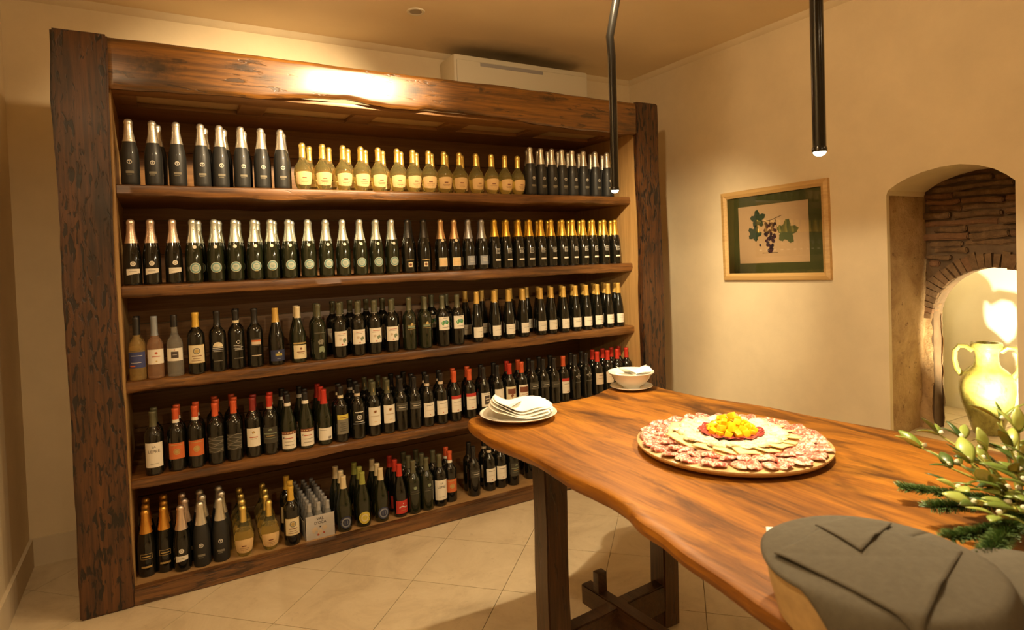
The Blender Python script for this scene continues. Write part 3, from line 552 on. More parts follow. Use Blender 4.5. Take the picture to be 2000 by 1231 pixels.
T('redcapdark', 'dark wine bottle with red capsule', 'bordeaux', 'black', 'red', .236, 'still', [('label', [('rect', .080, .150, 50, 'dark'), ('bar', .120, .003, -30, 30, 'gilt')])])
T('goldblack', 'black sparkling bottle with golden collar and printed frame', 'spark', 'black', 'orange', .205, 'spark', [('print', [('bar', .112, .002, -36, 36, 'gilt'), ('bar', .088, .002, -36, 36, 'gilt'), ('bar', .100, .026, -36, -33, 'gilt'), ('bar', .100, .026, 33, 36, 'gilt'), ('bar', .100, .005, -26, 26, 'gilt')]), ('label', [('bar', .050, .009, -34, 34, 'gilt')])])
T('navyround', 'burgundy bottle with round navy label and cream capsule', 'burgundy', 'green', 'cream', .232, 'still', [('label', [('disc', .052, .034, 'navy'), ('ring', .052, .026, 'greyblue'), ('bar', .052, .020, -12, -8, 'greyblue'), ('bar', .052, .020, 8, 12, 'greyblue')])])
T('limeround', 'burgundy bottle with round lime label and green capsule', 'burgundy', 'green', 'greenyel', .232, 'still', [('label', [('disc', .052, .034, 'yellow'), ('ring', .052, .020, 'cream')])])
T('redlabel', 'burgundy bottle with red label and red capsule', 'burgundy', 'black', 'red', .232, 'still', [('label', [('rect', .022, .096, 62, 'red'), ('wave', .060, .006, -34, 34, 'inkwhite'), ('blot', 0, .080, .004, 'inkwhite', 2), ('bar', .040, .002, -24, 24, 'gilt')])])
T('oliveplain', 'matt olive wine bottle with embossed shoulder', 'bordeaux', 'green', 'olive', .232, 'still', [('etching', [('blot', 0, .150, .014, 'sage', 4), ('bar', .132, .010, -36, 36, 'dark'), ('bar', .120, .002, -40, 40, 'grey')])])
T('mini', 'small grey capped bottle standing in the white carton', 'mini', 'grey', 'cap_grey', .140, 'still', [])
ORD = ['leftmost', 'second', 'third', 'fourth', 'fifth', 'sixth', 'seventh', 'eighth', 'ninth', 'tenth', 'eleventh', 'twelfth', 'thirteenth', 'fourteenth', 'fifteenth', 'sixteenth']
SHN = {1: 'top shelf', 2: 'second shelf', 3: 'middle shelf', 4: 'fourth shelf', 5: 'lowest shelf'}
ROWN = {0: 'front row', 1: 'second row', 2: 'third row', 3: 'fourth row', 4: 'fifth row'}
placed = []
# per shelf: (type, front-row pixel columns, rows deep, depth of the front row, stagger)
LAY = {
 1: [('matte', [255, 301, 347, 394, 432, 473, 512, 550], 2, .155, .22), ('flask', [593, 632, 671, 706, 741, 777, 808, 839, 868, 899, 930, 960, 988, 1012], 2, .155, .5), ('matte', [1037, 1059, 1080, 1099, 1119, 1140, 1164, 1187], 2, .155, .3)],
 2: [('pink', [255, 298, 341], 1, .155, 0), ('teal', [381, 421, 460, 498, 532, 567, 603, 638, 671, 704, 736, 766], 2, .155, .25), ('darkspark', [798, 829], 2, .155, .4), ('copper', [862, 889], 2, .155, .4), ('steel', [916, 942], 2, .155, .4), ('goldfoil', [968, 990, 1014, 1035, 1057, 1078, 1100, 1119, 1140, 1160, 1181, 1202], 2, .155, .4)],
 3: [('bluegrappa', [262], 2, .150, .1), ('rose', [305], 1, .150, 0), ('cleargrappa', [344], 1, .150, 0), ('yellowcap', [385], 1, .150, 0), ('halfmoon', [427], 1, .155, 0), ('whiteprint', [464], 2, .155, .05), ('orangeband', [499], 1, .155, 0), ('bluelabel', [540], 1, .150, 0), ('creamcap', [583], 2, .150, .1), ('ribbon', [623], 2, .150, .1), ('greendot', [665, 700, 733, 767], 3, .150, .3), ('etched', [801, 831], 2, .150, .3), ('greenpic', [865, 895], 3, .150, .4), ('alpine', [933, 967, 995, 1023, 1057, 1079, 1102, 1125, 1147, 1168, 1189, 1209], 3, .160, .4)],
 4: [('lepre', [303], 2, .155, .0), ('orangelabel', [346, 384], 2, .155, .1), ('waves', [424, 460], 3, .155, .1), ('crestred', [498], 2, .155, .1), ('olivelabel', [529], 2, .155, .15), ('brownband', [563, 599], 3, .150, .1), ('redburg', [634], 3, .150, .05), ('yellowtop', [667], 2, .150, .1), ('circleprint', [700], 3, .150, .1), ('crest', [730, 759], 3, .150, .2), ('greyband', [785, 809], 3, .150, .2), ('pinkband', [836, 863], 2, .150, .2), ('redtop', [889, 918], 2, .150, .3), ('stamp', [947], 2, .150, .2), ('plainwhite', [973], 2, .150, .2), ('treelabel', [997], 2, .150, .3), ('brownlabel', [1020], 2, .150, .3), ('greyband', [1042, 1063], 2, .150, .3), ('plaindark', [1083], 2, .150, .3), ('redtop', [1102], 1, .150, .3), ('diamond', [1124, 1146], 2, .150, .3), ('palelabel', [1168, 1188, 1206, 1225], 2, .150, .3)],
 5: [('goldblack', [284, 320], 3, .170, .0), ('pink', [358], 3, .130, .15), ('matte', [396, 433], 3, .130, .1), ('flask', [478, 527], 4, .115, .0), ('yellowcap', [571], 3, .105, .1), ('navyround', [673], 3, .115, .05), ('limeround', [710], 3, .115, .05), ('navyround', [745], 3, .115, .05), ('redlabel', [781], 3, .120, .05), ('oliveplain', [809, 834], 3, .120, .05), ('lepre', [859], 2, .130, .0), ('orangelabel', [880], 2, .150, .1), ('greyband', [925], 2, .150, .1), ('pinkband', [958, 978], 2, .170, .1), ('olivelabel', [1002], 2, .160, .1), ('plaindark', [1035], 2, .200, .1)],
}
cache = {}
def bottle(key, loc, rz, label, group):
    e = bpy.data.objects.new(BNAME[key], None); COL.objects.link(e); e.empty_display_size = .05; e.location = loc; e.rotation_euler = (0, 0, rz)
    tag(e, label, 'bottle', group)
    for nm, me in B[key][1]:
        c = bpy.data.objects.new(nm, me); COL.objects.link(c); c.parent = e
    return e
R = random.Random(3)
for sh, groups in LAY.items():
    rows = {}
    for key, cols, deep, y0, stg in groups:
        pitch = 0
        xs = [xat(px, y0, SZ[sh]+.05) for px in cols]
        if len(xs) > 1: pitch = (xs[-1]-xs[0])/(len(xs)-1)
        else: pitch = .095
        for k in range(deep):
            for i, x in enumerate(xs):
                if k and key == 'matte' and sh == 1 and cols[i] in (255, 347): continue
                d = .088 if key in ('flask',) else .092
                y = y0+k*d+R.uniform(-.004, .004); xx = x+(stg*pitch if k % 2 else 0)+R.uniform(-.003, .003)+(k*.004 if k else 0)
                xx = min(max(xx, .262), 3.285)
                rows.setdefault((key, k), []).append([xx, y, R.uniform(-.14, .14)])
    # nudge apart what would touch
    flat = [(kk, b) for kk, l in rows.items() for b in l]
    for _ in range(40):
        for a in range(len(flat)):
            for b in range(a+1, len(flat)):
                A, Bb = flat[a][1], flat[b][1]; need = BRAD[flat[a][0][0]]+BRAD[flat[b][0][0]]+.0012
                dx, dy = Bb[0]-A[0], Bb[1]-A[1]
                if abs(dx) > need or abs(dy) > need: continue
                dd = math.hypot(dx, dy)
                if dd < need:
                    push = (need-dd)/2+.0003; ka, kb = flat[a][0][1], flat[b][0][1]
                    if ka == kb: s = push if dx >= 0 else -push; A[0] -= s; Bb[0] += s
                    else:
                        lo, hi = (A, Bb) if A[1] < Bb[1] else (Bb, A); hi[1] += 2*push
    for (key, k), l in rows.items():
        l.sort(key=lambda b: b[0])
        for i, (x, y, rz) in enumerate(l):
            if y > .715: continue
            x = min(max(x, .260), 3.288)
            pos = (ROWN[k]+', '+SHN[sh]) if len(l) == 1 else (ORD[i]+' such in '+ROWN[k]+', '+SHN[sh])
            lb = B[key][0]+', '+pos
            if len(lb.split()) > 16: lb = lb.replace(' such in', ' in')
            bottle(key, (x, y, SZ[sh]), rz, lb, 'bottles on the '+SHN[sh]); placed.append(key)
# white carton of mini bottles on the lowest shelf
cx0, cx1, cy0, cy1 = xat(597, .085, .1), xat(655, .085, .1), .085, .56
z5 = SZ[5]; cart = thing('bottle_carton', 'white cardboard carton holding rows of small grey bottles on lowest shelf', 'carton', ((cx0+cx1)/2, cy0, z5)); hw = (cx1-cx0)/2
M_CARD = plain('white_card', (.50, .47, .44), .7)
mf = MB().box(-hw, hw, 0, .003, 0, .125); fpan = mf.build('front_panel', M_CARD, cart, smooth=False)
for s in (-1, 1): MB().prism([(0, 0), (cy1-cy0, 0), (cy1-cy0, .085), (.05, .085), (0, .125)], 0, s*hw-s*.003, s*hw).build('side_panel', M_CARD, cart, smooth=False)
MB().box(-hw+.003, hw-.003, cy1-cy0-.003, cy1-cy0, 0, .085).build('back_panel', M_CARD, cart, smooth=False); MB().box(-hw+.003, hw-.003, .003, cy1-cy0-.003, 0, .002).build('base', M_CARD, cart, smooth=False)
pm = MB(); mats = [L['ink'], L['pale'], L['inkred']]
for s, zc, h in (('VAL', .098, .022), ("D'OCA", .078, .020)):
    tv, tf = text_geo(s); pm.add([(x*h, -.0012, zc+y*h) for x, y, _ in tv], tf, 0)
for (bx, bz, br, sd, mt) in ((-.028, .050, .020, 2, 1), (.022, .052, .018, 4, 1), (-.004, .030, .020, 6, 1), (.0, .062, .006, 3, 0), (-.012, .020, .008, 5, 2), (.018, .026, .007, 7, 2)):
    N = 11; vs = [(bx, -.0006-.0004*mt, bz)]+[(bx+br*(.75+.4*n1(i*1.7, sd))*math.cos(2*PI*i/N), -.0006-.0002*mt, bz+br*(.75+.4*n1(i*1.7, sd))*math.sin(2*PI*i/N)) for i in range(N)]
    pm.add(vs, [(0, 1+i, 1+(i+1) % N) for i in range(N)], mt)
pm.build('printed_logo', mats, fpan, smooth=False)
ROW8 = ['front', 'second', 'third', 'fourth', 'fifth', 'sixth', 'seventh', 'rearmost']
for r_ in range(8):
    for c_ in range(3):
        x = (cx0+cx1)/2+(c_-1)*(hw*2-.012)/3; y = cy0+.034+r_*.0575
        bottle('mini', (x, y, z5+.002), 0, 'small grey bottle in white carton, %s row, %s position' % (ROW8[r_], ['left', 'middle', 'right'][c_]), 'small bottles in the carton')
# ------------------------------------------------------------------ table
TZ = .90
outl = [(1.46, -1.055), (1.415, -1.075), (1.385, -1.13), (1.373, -1.20), (1.360, -1.31), (1.366, -1.40), (1.372, -1.50), (1.378, -1.61), (1.373, -1.74), (1.373, -1.84), (1.378, -1.93), (1.380, -1.99), (1.362, -2.07), (1.333, -2.17), (1.318, -2.255), (1.304, -2.33), (1.292, -2.41), (1.278, -2.49), (1.266, -2.56), (1.252, -2.70), (1.246, -2.85), (1.262, -3.00), (1.32, -3.07),
        (1.60, -3.08), (1.90, -3.085), (2.20, -3.075), (2.50, -3.06), (2.56, -3.00), (2.565, -2.80), (2.560, -2.60), (2.552, -2.44), (2.545, -2.28), (2.530, -2.10), (2.502, -1.95), (2.490, -1.80), (2.478, -1.63), (2.430, -1.45), (2.405, -1.30), (2.400, -1.165), (2.415, -1.06), (2.395, -.985), (2.30, -.955), (2.17, -.990), (2.04, -1.055), (1.87, -1.068), (1.66, -1.055)]
dense = []
for i, p in enumerate(outl):
    a, b, c, d = outl[i-1], p, outl[(i+1) % len(outl)], outl[(i+2) % len(outl)]
    for k in range(4):
        t = k/4; q = [.5*(2*b[n]+(c[n]-a[n])*t+(2*a[n]-5*b[n]+4*c[n]-d[n])*t*t+(3*b[n]-a[n]-3*c[n]+d[n])*t**3) for n in (0, 1)]
        dense.append((q[0]+.004*n1(q[0]*7+q[1]*9, 3), q[1]+.004*n1(q[1]*8, 5)))
N = len(dense); tcx, tcy = 1.93, -2.06
def ring(off, z, zn=0):
    out = []
    for i, (x, y) in enumerate(dense):
        px_, py_ = dense[i-1]; qx, qy = dense[(i+1) % N]; tx, ty = qx-px_, qy-py_; l = math.hypot(tx, ty) or 1; nx, ny = ty/l, -tx/l
        if (x-tcx)*nx+(y-tcy)*ny < 0: nx, ny = -nx, -ny
        o = off*(1+.6*n1(x*5+y*4, 2)); out.append((x-nx*o, y-ny*o, z+zn*n1(x*6+y*5, 7)))
    return out
tab = thing('dining_table', 'long wooden trestle table with wavy live-edge top, food standing on it', 'table', (0, 0, 0))
def scaled(rg, k, z): return [(tcx+(x-tcx)*k, tcy+(y-tcy)*k, z) for x, y, _ in rg]
r0 = ring(.012, TZ)
rings = [scaled(r0, .02, TZ-.055), scaled(r0, .5, TZ-.055), scaled(r0, .95, TZ-.055), ring(.028, TZ-.052, .006), ring(.008, TZ-.036, .006), ring(0, TZ-.018, .004), ring(.004, TZ-.005), r0, scaled(r0, .95, TZ), scaled(r0, .5, TZ), scaled(r0, .02, TZ)]
loft(rings).build('table_top', M_TABLE, tab, angle=40)
def leg(cx, cy, w, z1, rz, lean=(0, 0)):
    b = plank(-w/2, w/2, -w/2, w/2, 0, z1, 2, 2, 14, .006); rough(b, .005, (6, 6, 3), cx*5, (1, 1, 0)); c, s = math.cos(rz), math.sin(rz)
    b.xf(lambda x, y, z: (cx+x*c-y*s+lean[0]*(1-z/z1), cy+x*s+y*c+lean[1]*(1-z/z1), z)); return b.build('leg', M_LEG, tab)
LN, LR = (1.535, -1.465), (2.13, -1.40)
leg(*LN, .092, TZ-.05, 0); leg(*LR, .085, TZ-.05, 0); leg(1.50, -2.80, .092, TZ-.05, 0); leg(2.35, -2.80, .092, TZ-.05, 0)
def bar(name, p, q, w, h, seed, mat=None):
    p, q = Vector(p), Vector(q); d = (q-p); L_ = d.length; d.normalize(); side = d.cross(Vector((0, 0, 1))).normalized(); up = side.cross(d)
    b = plank(0, L_, -w/2, w/2, -h/2, h/2, 12, 2, 2, .005); rough(b, .004, (4, 6, 6), seed, (0, 1, 1))
    b.xf(lambda x, y, z: tuple(p+d*x+side*y+up*z)); return b.build(name, mat or M_SLAT, tab)
bar('cross_rail', (LN[0]+.03, LN[1]+.01, .13), (LR[0]-.03, LR[1]-.01, .13), .06, .11, 2)
bar('cross_rail', (1.53, -2.80, .13), (2.32, -2.80, .13), .06, .11, 3)
bar('apron', (LN[0], LN[1]+.0, TZ-.095), (LR[0], LR[1], TZ-.095), .06, .08, 4); bar('apron', (1.50, -2.80, TZ-.095), (2.35, -2.80, TZ-.095), .06, .08, 5)
strt = bar('stretcher', (1.845, -1.24, .145), (1.93, -2.86, .145), .055, .085, 6)
MB().bevbox(1.828, 1.872, -1.345, -1.310, .115, .265, .004).build('wedge', M_SLAT, strt)
# ------------------------------------------------------------------ platter with cold cuts and fruit
PC = (1.93, -1.935)
plat = thing('serving_platter', 'large round wooden platter holding cold cuts and yellow fruit', 'platter', (PC[0], PC[1], TZ))
MB().lathe([(0, .235), (.004, .262), (.012, .288), (.022, .297), (.027, .297), (.029, .292), (.029, .20), (.029, .01)], 64).build('board', M_PLAT, plat)
def meat(name, a, b, c, sc, amt):
    n = NT(name); v = n.coords((sc, sc, sc)); oi = n.n('ShaderNodeObjectInfo'); ad = n.n('ShaderNodeVectorMath', _operation='ADD')
    n.l(v, ad.inputs[0]); n.l(oi.outputs['Random'], ad.inputs[1]); f = n.noise(ad.outputs[0], 1, 5, .6, 1.5)
    cc = n.ramp(f, [(.36, a), (amt-.03, b), (amt+.05, c)]); n.col(cc); n.set(Roughness=.42, Subsurface__Weight=.15); n.b.inputs['Subsurface Radius'].default_value = (.02, .006, .003)
    return n.m
M_SAL = meat('salami_meat', (.42, .07, .05), (.62, .23, .16), (.88, .72, .57), 75, .535)
M_LAR = meat('pale_ham', (.62, .30, .20), (.80, .58, .40), (.90, .78, .56), 55, .45)
M_BRE = meat('dark_salami', (.26, .025, .02), (.38, .05, .035), (.62, .30, .22), 80, .62)
M_CHE = plain('pale_cheese', (.86, .70, .34), .5, vary=.06, bscale=60)
def fold_slice(w, d, h, seed, waves=3):
    def f(u, v):                                    # folded ruffled disc: u along the fold, v around the fold
        a = (u-.5)*2; wd = w*a; t = v*PI*1.05; pin = math.sqrt(max(.02, 1-abs(a)**5))
        rip = .35*math.sin(a*waves*3+seed)*h; y = d*pin*(math.cos(t)*(-.5)+.12*math.sin(seed+u*9)*v); z = h*pin*math.sin(t)*(.75+.25*math.sin(seed*2+u*7))+rip*.35*v
        return (wd*(1-.12*v), y, max(.0, z)+.0006)
    m = MB().grid(f, 12, 8); return m
def solid(m, me_name, mat, th=.0016):
    me = m.mesh(me_name, mat, True, 80); bm = bmesh.new(); bm.from_mesh(me); bmesh.ops.solidify(bm, geom=bm.faces[:], thickness=th); bmesh.ops.recalc_face_normals(bm, faces=bm.faces[:]); bm.to_mesh(me); bm.free()
    me.polygons.foreach_set('use_smooth', [True]*len(me.polygons)); me.update(); return me
SALM = [solid(fold_slice(.050, .044, .015, s, 4), 'slice', M_SAL) for s in (.3, 1.7, 3.1, 4.4)]
LARM = [solid(fold_slice(.050, .056, .016, s, 2), 'slice', M_LAR) for s in (.8, 2.2, 3.9)]
CHEM = [solid(MB().grid(lambda u, v, s=s: (.052*(u-.5)*2, .034*(v-.5)*2*(1-.2*u), .004+.003*math.sin(u*4+s)+.002*v), 8, 5), 'slice', M_CHE, .003) for s in (.2, 1.9)]
BREM = [solid(MB().grid(lambda u, v, s=s: (.034*v*math.cos(2*PI*u), .034*v*math.sin(2*PI*u), .003+.006*v*math.sin(2*PI*u*2+s)**2), 16, 4), 'slice', M_BRE, .002) for s in (.4, 1.5)]
RM = random.Random(11); PZ = TZ+.029
def put(name, me, r, a, z, rz, tilt, label, cat, group):
    o = obj(name, me); o.location = (PC[0]+r*math.cos(a), PC[1]+r*math.sin(a), z); o.rotation_euler = (tilt[0], tilt[1], rz); return tag(o, label, cat, group)
for i in range(40):
    a = 2*PI*i/40+RM.uniform(-.03, .03)
    put('salami_slice', SALM[i % 4], .247+RM.uniform(-.008, .006), a, PZ+.001, a+RM.uniform(-.5, .5), (RM.uniform(-.3, .3), -.12), 'folded pink marbled salami slice in the outermost ring of the round platter', 'meat slice', 'salami slices in the outer ring')
for i in range(32):
    a = 2*PI*(i+.4)/32+RM.uniform(-.04, .04)
    put('salami_slice', SALM[(i+1) % 4], .205+RM.uniform(-.008, .008), a, PZ+.006, a+RM.uniform(-.6, .6), (RM.uniform(-.3, .3), -.2), 'folded pink marbled salami slice in the second ring of the round platter', 'meat slice', 'salami slices in the second ring')
for i in range(18):
    a = 2*PI*i/18+RM.uniform(-.05, .05)
    put('cheese_slice', CHEM[i % 2], .165, a, PZ+.016, a+PI/2+RM.uniform(-.2, .2), (RM.uniform(-.1, .1), .1), 'thin pale yellow cheese slice between the meat rings on the platter', 'cheese slice', 'cheese slices on the platter')
for i in range(20):
    a = 2*PI*(i+.5)/20+RM.uniform(-.06, .06)
    put('ham_slice', LARM[i % 3], .128+RM.uniform(-.01, .01), a, PZ+.021, a+RM.uniform(-.5, .5), (0, -.15), 'folded pale pink ham slice in the inner ring of the round platter', 'meat slice', 'ham slices in the inner ring')
for i in range(11):
    a = 2*PI*i/11+RM.uniform(-.08, .08)
    put('dark_salami_slice', BREM[i % 2], .070, a, PZ+.026, a, (0, -.12), 'flat dark red salami slice in the centre of the platter under fruit', 'meat slice', 'dark salami slices in the platter centre')
put('dark_salami_slice', BREM[0], .0, 0, PZ+.022, 0, (0, 0), 'flat dark red salami slice in the centre of the platter under fruit', 'meat slice', 'dark salami slices in the platter centre')
M_MANGO = plain('mango_flesh', (.95, .62, .012), .35, coat=.2, vary=.10, bscale=100)
CUB = []
for s in range(4):
    q = MB().bevbox(-.0105, .0105, -.0085-.001*s, .0095, -.008, .008+.001*s, .0025); CUB.append(rough(q, .004, (40, 40, 40), s*3.3).mesh('cube', M_MANGO, True, 50))
k = 0
for lay, (cnt, rr) in enumerate(((15, .066), (11, .042), (10, .052), (7, .028), (4, .026), (1, 0))):
    for i in range(cnt):
        a = 2*PI*i/max(cnt, 1)+lay*.4; z = PZ+.036+(0, 0, .014, .014, .028, .040)[lay]
        o = put('fruit_cube', CUB[k % 4], rr+RM.uniform(-.004, .004), a, z+RM.uniform(-.001, .001), RM.uniform(0, 3), (RM.uniform(-.5, .5), RM.uniform(-.5, .5)), 'bright yellow fruit cube heaped in the middle of the platter', 'fruit cube', 'yellow fruit cubes on the platter'); k += 1
# ------------------------------------------------------------------ plate and bowl with paper napkins
pa = (at(937, 822, 2, TZ)+at(1087, 812, 2, TZ))/2; pr = (at(937, 822, 2, TZ)-at(1087, 812, 2, TZ)).length/2
pl = thing('dinner_plate', 'white ceramic plate under folded white napkins at the table corner', 'plate', (pa.x, pa.y, TZ))
pk = pr/.15
MB().lathe([(0, .075*pk), (.003, .085*pk), (.008, .10*pk), (.020, .142*pk), (.026, .15*pk), (.0275, .148*pk), (.022, .138*pk), (.011, .10*pk), (.007, .08*pk), (.007, .002)], 48).build('plate_body', M_CERAMIC, pl)
def sheet(fn, nu, nv, name, label, loc, rz, th=.0012, mat=None, cat='napkin', group=None):
    me = solid(MB().grid(fn, nu, nv), name, mat or M_PAPER, th); o = obj(name, me); o.location = loc; o.rotation_euler = (0, 0, rz); return tag(o, label, cat, group)
NAPL = ['lowest folded white paper napkin on the corner plate, peeking out at left', 'middle folded white paper napkin on the corner plate', 'upper white paper napkin on the corner plate with curled edge', 'topmost white paper napkin on the corner plate, edge jagged at right']
for i in range(4):
    w, d = .255-.012*i, .20-.01*i
    def f(u, v, i=i, w=w, d=d):
        x, y = (u-.5)*w, (v-.5)*d; e = 1-.22*(2*v-1)**2; x *= e
        rag = .006*math.sin(v*31+i*2)*max(0, u-.8)*5
        z = .026+.006*i+.018*(2*u-1)**2*(1 if u < .5 else .35)+.022*max(0, .35-u)+.005*math.sin(u*7+i)+.010*v
        return (x+rag, y, z)
    sheet(f, 22, 12, 'paper_napkin', NAPL[i], (pa.x+.012+.004*i, pa.y+.004*i, TZ), -.50+.10*i, .0016, group='paper napkins on the corner plate')
def f(u, v):                                        # napkin corner folded up into a cone at the left
    a = -.2+u*1.9; r = .02+.10*v; return (-.055+r*math.cos(a)*.9-.03*v, -.03+r*math.sin(a)*.6, .03+.022*math.sin(u*PI)+.018*v)
sheet(f, 14, 8, 'paper_napkin', 'white napkin rolled into a cone at the left of the corner plate', (pa.x-.022, pa.y-.015, TZ), -1.9, .0014, group='paper napkins on the corner plate')
ba = Vector((2.275, -1.060, TZ))
sc_ = thing('saucer', 'small white saucer under the bowl at the far table corner', 'saucer', (ba.x, ba.y, TZ))
MB().lathe([(0, .055), (.003, .060), (.010, .085), (.016, .099), (.0185, .099), (.017, .094), (.009, .070), (.007, .050), (.007, .002)], 40).build('saucer_body', M_CERAMIC, sc_)
bo = thing('bowl', 'white footed ceramic bowl filled with paper on a saucer', 'bowl', (ba.x, ba.y, TZ+.007))
MB().lathe([(0, .040), (.006, .042), (.009, .045), (.022, .066), (.042, .083), (.060, .092), (.070, .104), (.075, .108), (.0775, .107), (.074, .101), (.064, .089), (.045, .080), (.025, .062), (.014, .040), (.013, .002)], 44).build('bowl_body', M_CERAMIC, bo)
BL = ['folded white paper standing up at the left of the small bowl', 'crumpled white paper with ragged edge at the right of the small bowl', 'white paper lying flat inside the small bowl']
def f(u, v): return (-.05+.075*u, -.04+.09*v, .055+.045*(1-u)*(.6+.4*v)+.004*math.sin(v*6))
sheet(f, 10, 8, 'paper_napkin', BL[0], (ba.x, ba.y, TZ+.012), .3, group='paper in the small bowl')
def f(u, v): return (.0+.085*u+.006*math.sin(v*40)*u, -.045+.09*v, .062+.022*u+.008*math.sin(v*23+u*5)*u)
sheet(f, 12, 26, 'paper_napkin', BL[1], (ba.x, ba.y, TZ+.012), -.45, group='paper in the small bowl')
def f(u, v): return ((.075*v)*math.cos(2*PI*u), (.075*v)*math.sin(2*PI*u), .058+.006*math.sin(u*19)*v)
sheet(f, 24, 5, 'paper_napkin', BL[2], (ba.x, ba.y, TZ+.012), 0, group='paper in the small bowl')
# ------------------------------------------------------------------ grey napkins over a round basket at the near corner
BKC = Vector((1.395, -2.695)); BH = .098
bk = thing('bread_basket', 'round beige basket under dark grey napkins at the near table corner', 'basket', (BKC.x, BKC.y, TZ))
MB().lathe([(0, .150), (.004, .156), (.05, .168), (BH-.004, .174), (BH, .172), (BH-.003, .165), (.05, .160), (.012, .146), (.010, .004)], 44).build('basket_body', M_WICKER, bk)
def W2(px, py, z): p = at(px, py, 2, z); return (p.x, p.y)
def sstep(a, b, x): t = min(1, max(0, (x-a)/(b-a))); return t*t*(3-2*t)
def drape(cx, cy, ztop, rim, s_far, s_near, label, seed, na=64, nr=26, fold=.006):
    cdx, cdy = CAM.x-cx, CAM.y-cy; l = math.hypot(cdx, cdy); cdx, cdy = cdx/l, cdy/l; cdx, cdy = cdx*.80+RT.x*.6, cdy*.80+RT.y*.6
    def f(u, v):
        a = 2*PI*u; dx, dy = math.cos(a), math.sin(a); k = sstep(.10, .62, dx*cdx+dy*cdy); sm = s_far+(s_near-s_far)*k+.012*n1(u*3, seed)*k; sl = sm*v
        if sl <= rim: r, z = sl, ztop+.010*(1-(sl/rim)**2)
        else:
            e = sl-rim; r = rim+.012*(1-math.exp(-e/.015))+.10*e+fold*math.sin(a*7+seed)*min(1, e/.04); z = ztop-e*.97
        z += .004*mnoise.noise(Vector((r*dx*8, r*dy*8, seed))); return (cx+r*dx, cy+r*dy, z)
    me = solid(MB().grid(f, na, nr), 'grey_napkin', M_NAPKIN, .003); return tag(obj('grey_napkin', me), label, 'napkin', 'grey napkins')
zt = TZ+BH+.004
drape(BKC.x, BKC.y, zt+.003, .180, .183, .30, 'dark grey napkin draped over the whole basket and hanging down in front', 1.3)
def topcloth(corners, z, label, seed, nf=30):
    cs = [W2(px, py, z) for px, py in corners]
    def f(u, v):
        x, y = ((cs[0][k]*(1-u)+cs[1][k]*u)*(1-v)+(cs[3][k]*(1-u)+cs[2][k]*u)*v for k in (0, 1)); r = math.hypot(x-BKC.x, y-BKC.y)
        zz = z+.008*(1-(r/.176)**2) if r < .176 else z-(r-.176)*.9
        zz += .006*math.exp(-((u-.42)/.10)**2)*math.exp(-((v-1.0)/.08)**2)          # gaping lip on the near edge
        zz -= .0012*math.exp(-((u-v*.9-.02)/.05)**2); return (x, y, zz+.003*mnoise.noise(Vector((x*10+seed, y*10, seed))))
    me = solid(MB().grid(f, nf, nf), 'grey_napkin', M_NAPKIN, .003); return tag(obj('grey_napkin', me), label, 'napkin', 'grey napkins')
topcloth([(1512, 1080), (1640, 1018), (1880, 1078), (1800, 1222)], zt+.0085, 'square dark grey napkin lying on top of the covered basket', 2.0)
topcloth([(1592, 1026), (1660, 1012), (1742, 1022), (1682, 1084)], zt+.0125, 'small folded corner of dark grey napkin at the back of the basket top', 4.0, 14)
# second grey napkin over a small white bowl beyond the basket
DB = Vector((1.635, -2.825))
ds = thing('side_bowl', 'low white bowl under grey napkin and fir twigs at the right edge', 'bowl', (DB.x, DB.y, TZ))
MB().lathe([(0, .05), (.004, .056), (.03, .088), (.052, .104), (.058, .108), (.060, .106), (.054, .098), (.03, .08), (.009, .05), (.008, .002)], 40).build('bowl_body', M_CERAMIC, ds)
drape(DB.x-.006, DB.y-.004, TZ+.064, .108, .104, .17, 'dark grey napkin over the low white bowl at the right edge', 5.1, 48, 18)
wp = [W2(1496, 1030, TZ+.002), W2(1552, 1032, TZ+.002), W2(1560, 1075, TZ+.002), W2(1500, 1066, TZ+.002)]
me = solid(MB().grid(lambda u, v: (*(tuple((wp[0][k]*(1-u)+wp[1][k]*u)*(1-v)+(wp[3][k]*(1-u)+wp[2][k]*u)*v for k in (0, 1))), TZ+.003), 6, 6), 'paper_card', M_PAPER, .002); tag(obj('paper_card', me), 'small white paper card on the table behind the basket', 'paper')
# ------------------------------------------------------------------ mistletoe and fir twigs
M_LEAF = NT('mistletoe_leaf'); _v = M_LEAF.coords(); _oi = M_LEAF.n('ShaderNodeObjectInfo')
M_LEAF.col(M_LEAF.ramp(_oi.outputs['Random'], [(.15, (.028, .070, .016)), (.5, (.15, .22, .035)), (1, (.42, .48, .11))])); M_LEAF.set(Roughness=.35, Subsurface__Weight=.1); M_LEAF = M_LEAF.m
M_STEM = plain('mistletoe_stem', (.32, .32, .06), .45); M_BERRY = plain('white_berry', (.82, .80, .62), .25, coat=.3); M_TWIG = plain('fir_twig', (.14, .09, .035), .7)
_n = NT('fir_needle'); _c = _n.noise(_n.coords(), 40, 3); _n.col(_n.ramp(_c, [(.3, (.055, .125, .035)), (.7, (.20, .30, .10))])); _n.set(Roughness=.45); M_FIR = _n.m
def leafmesh(w):
    def f(u, v):
        t = u; hw = w*math.sin(PI*min(1, t*.92+.06))**.8; s = (v-.5)*2; return (t, s*hw, .10*math.sin(PI*t)-.10*s*s*hw/w*.6-.12*t*t)
    return solid(MB().grid(f, 8, 4), 'leaf', M_LEAF, .012)
LEAFS = [leafmesh(.19), leafmesh(.25), leafmesh(.15)]
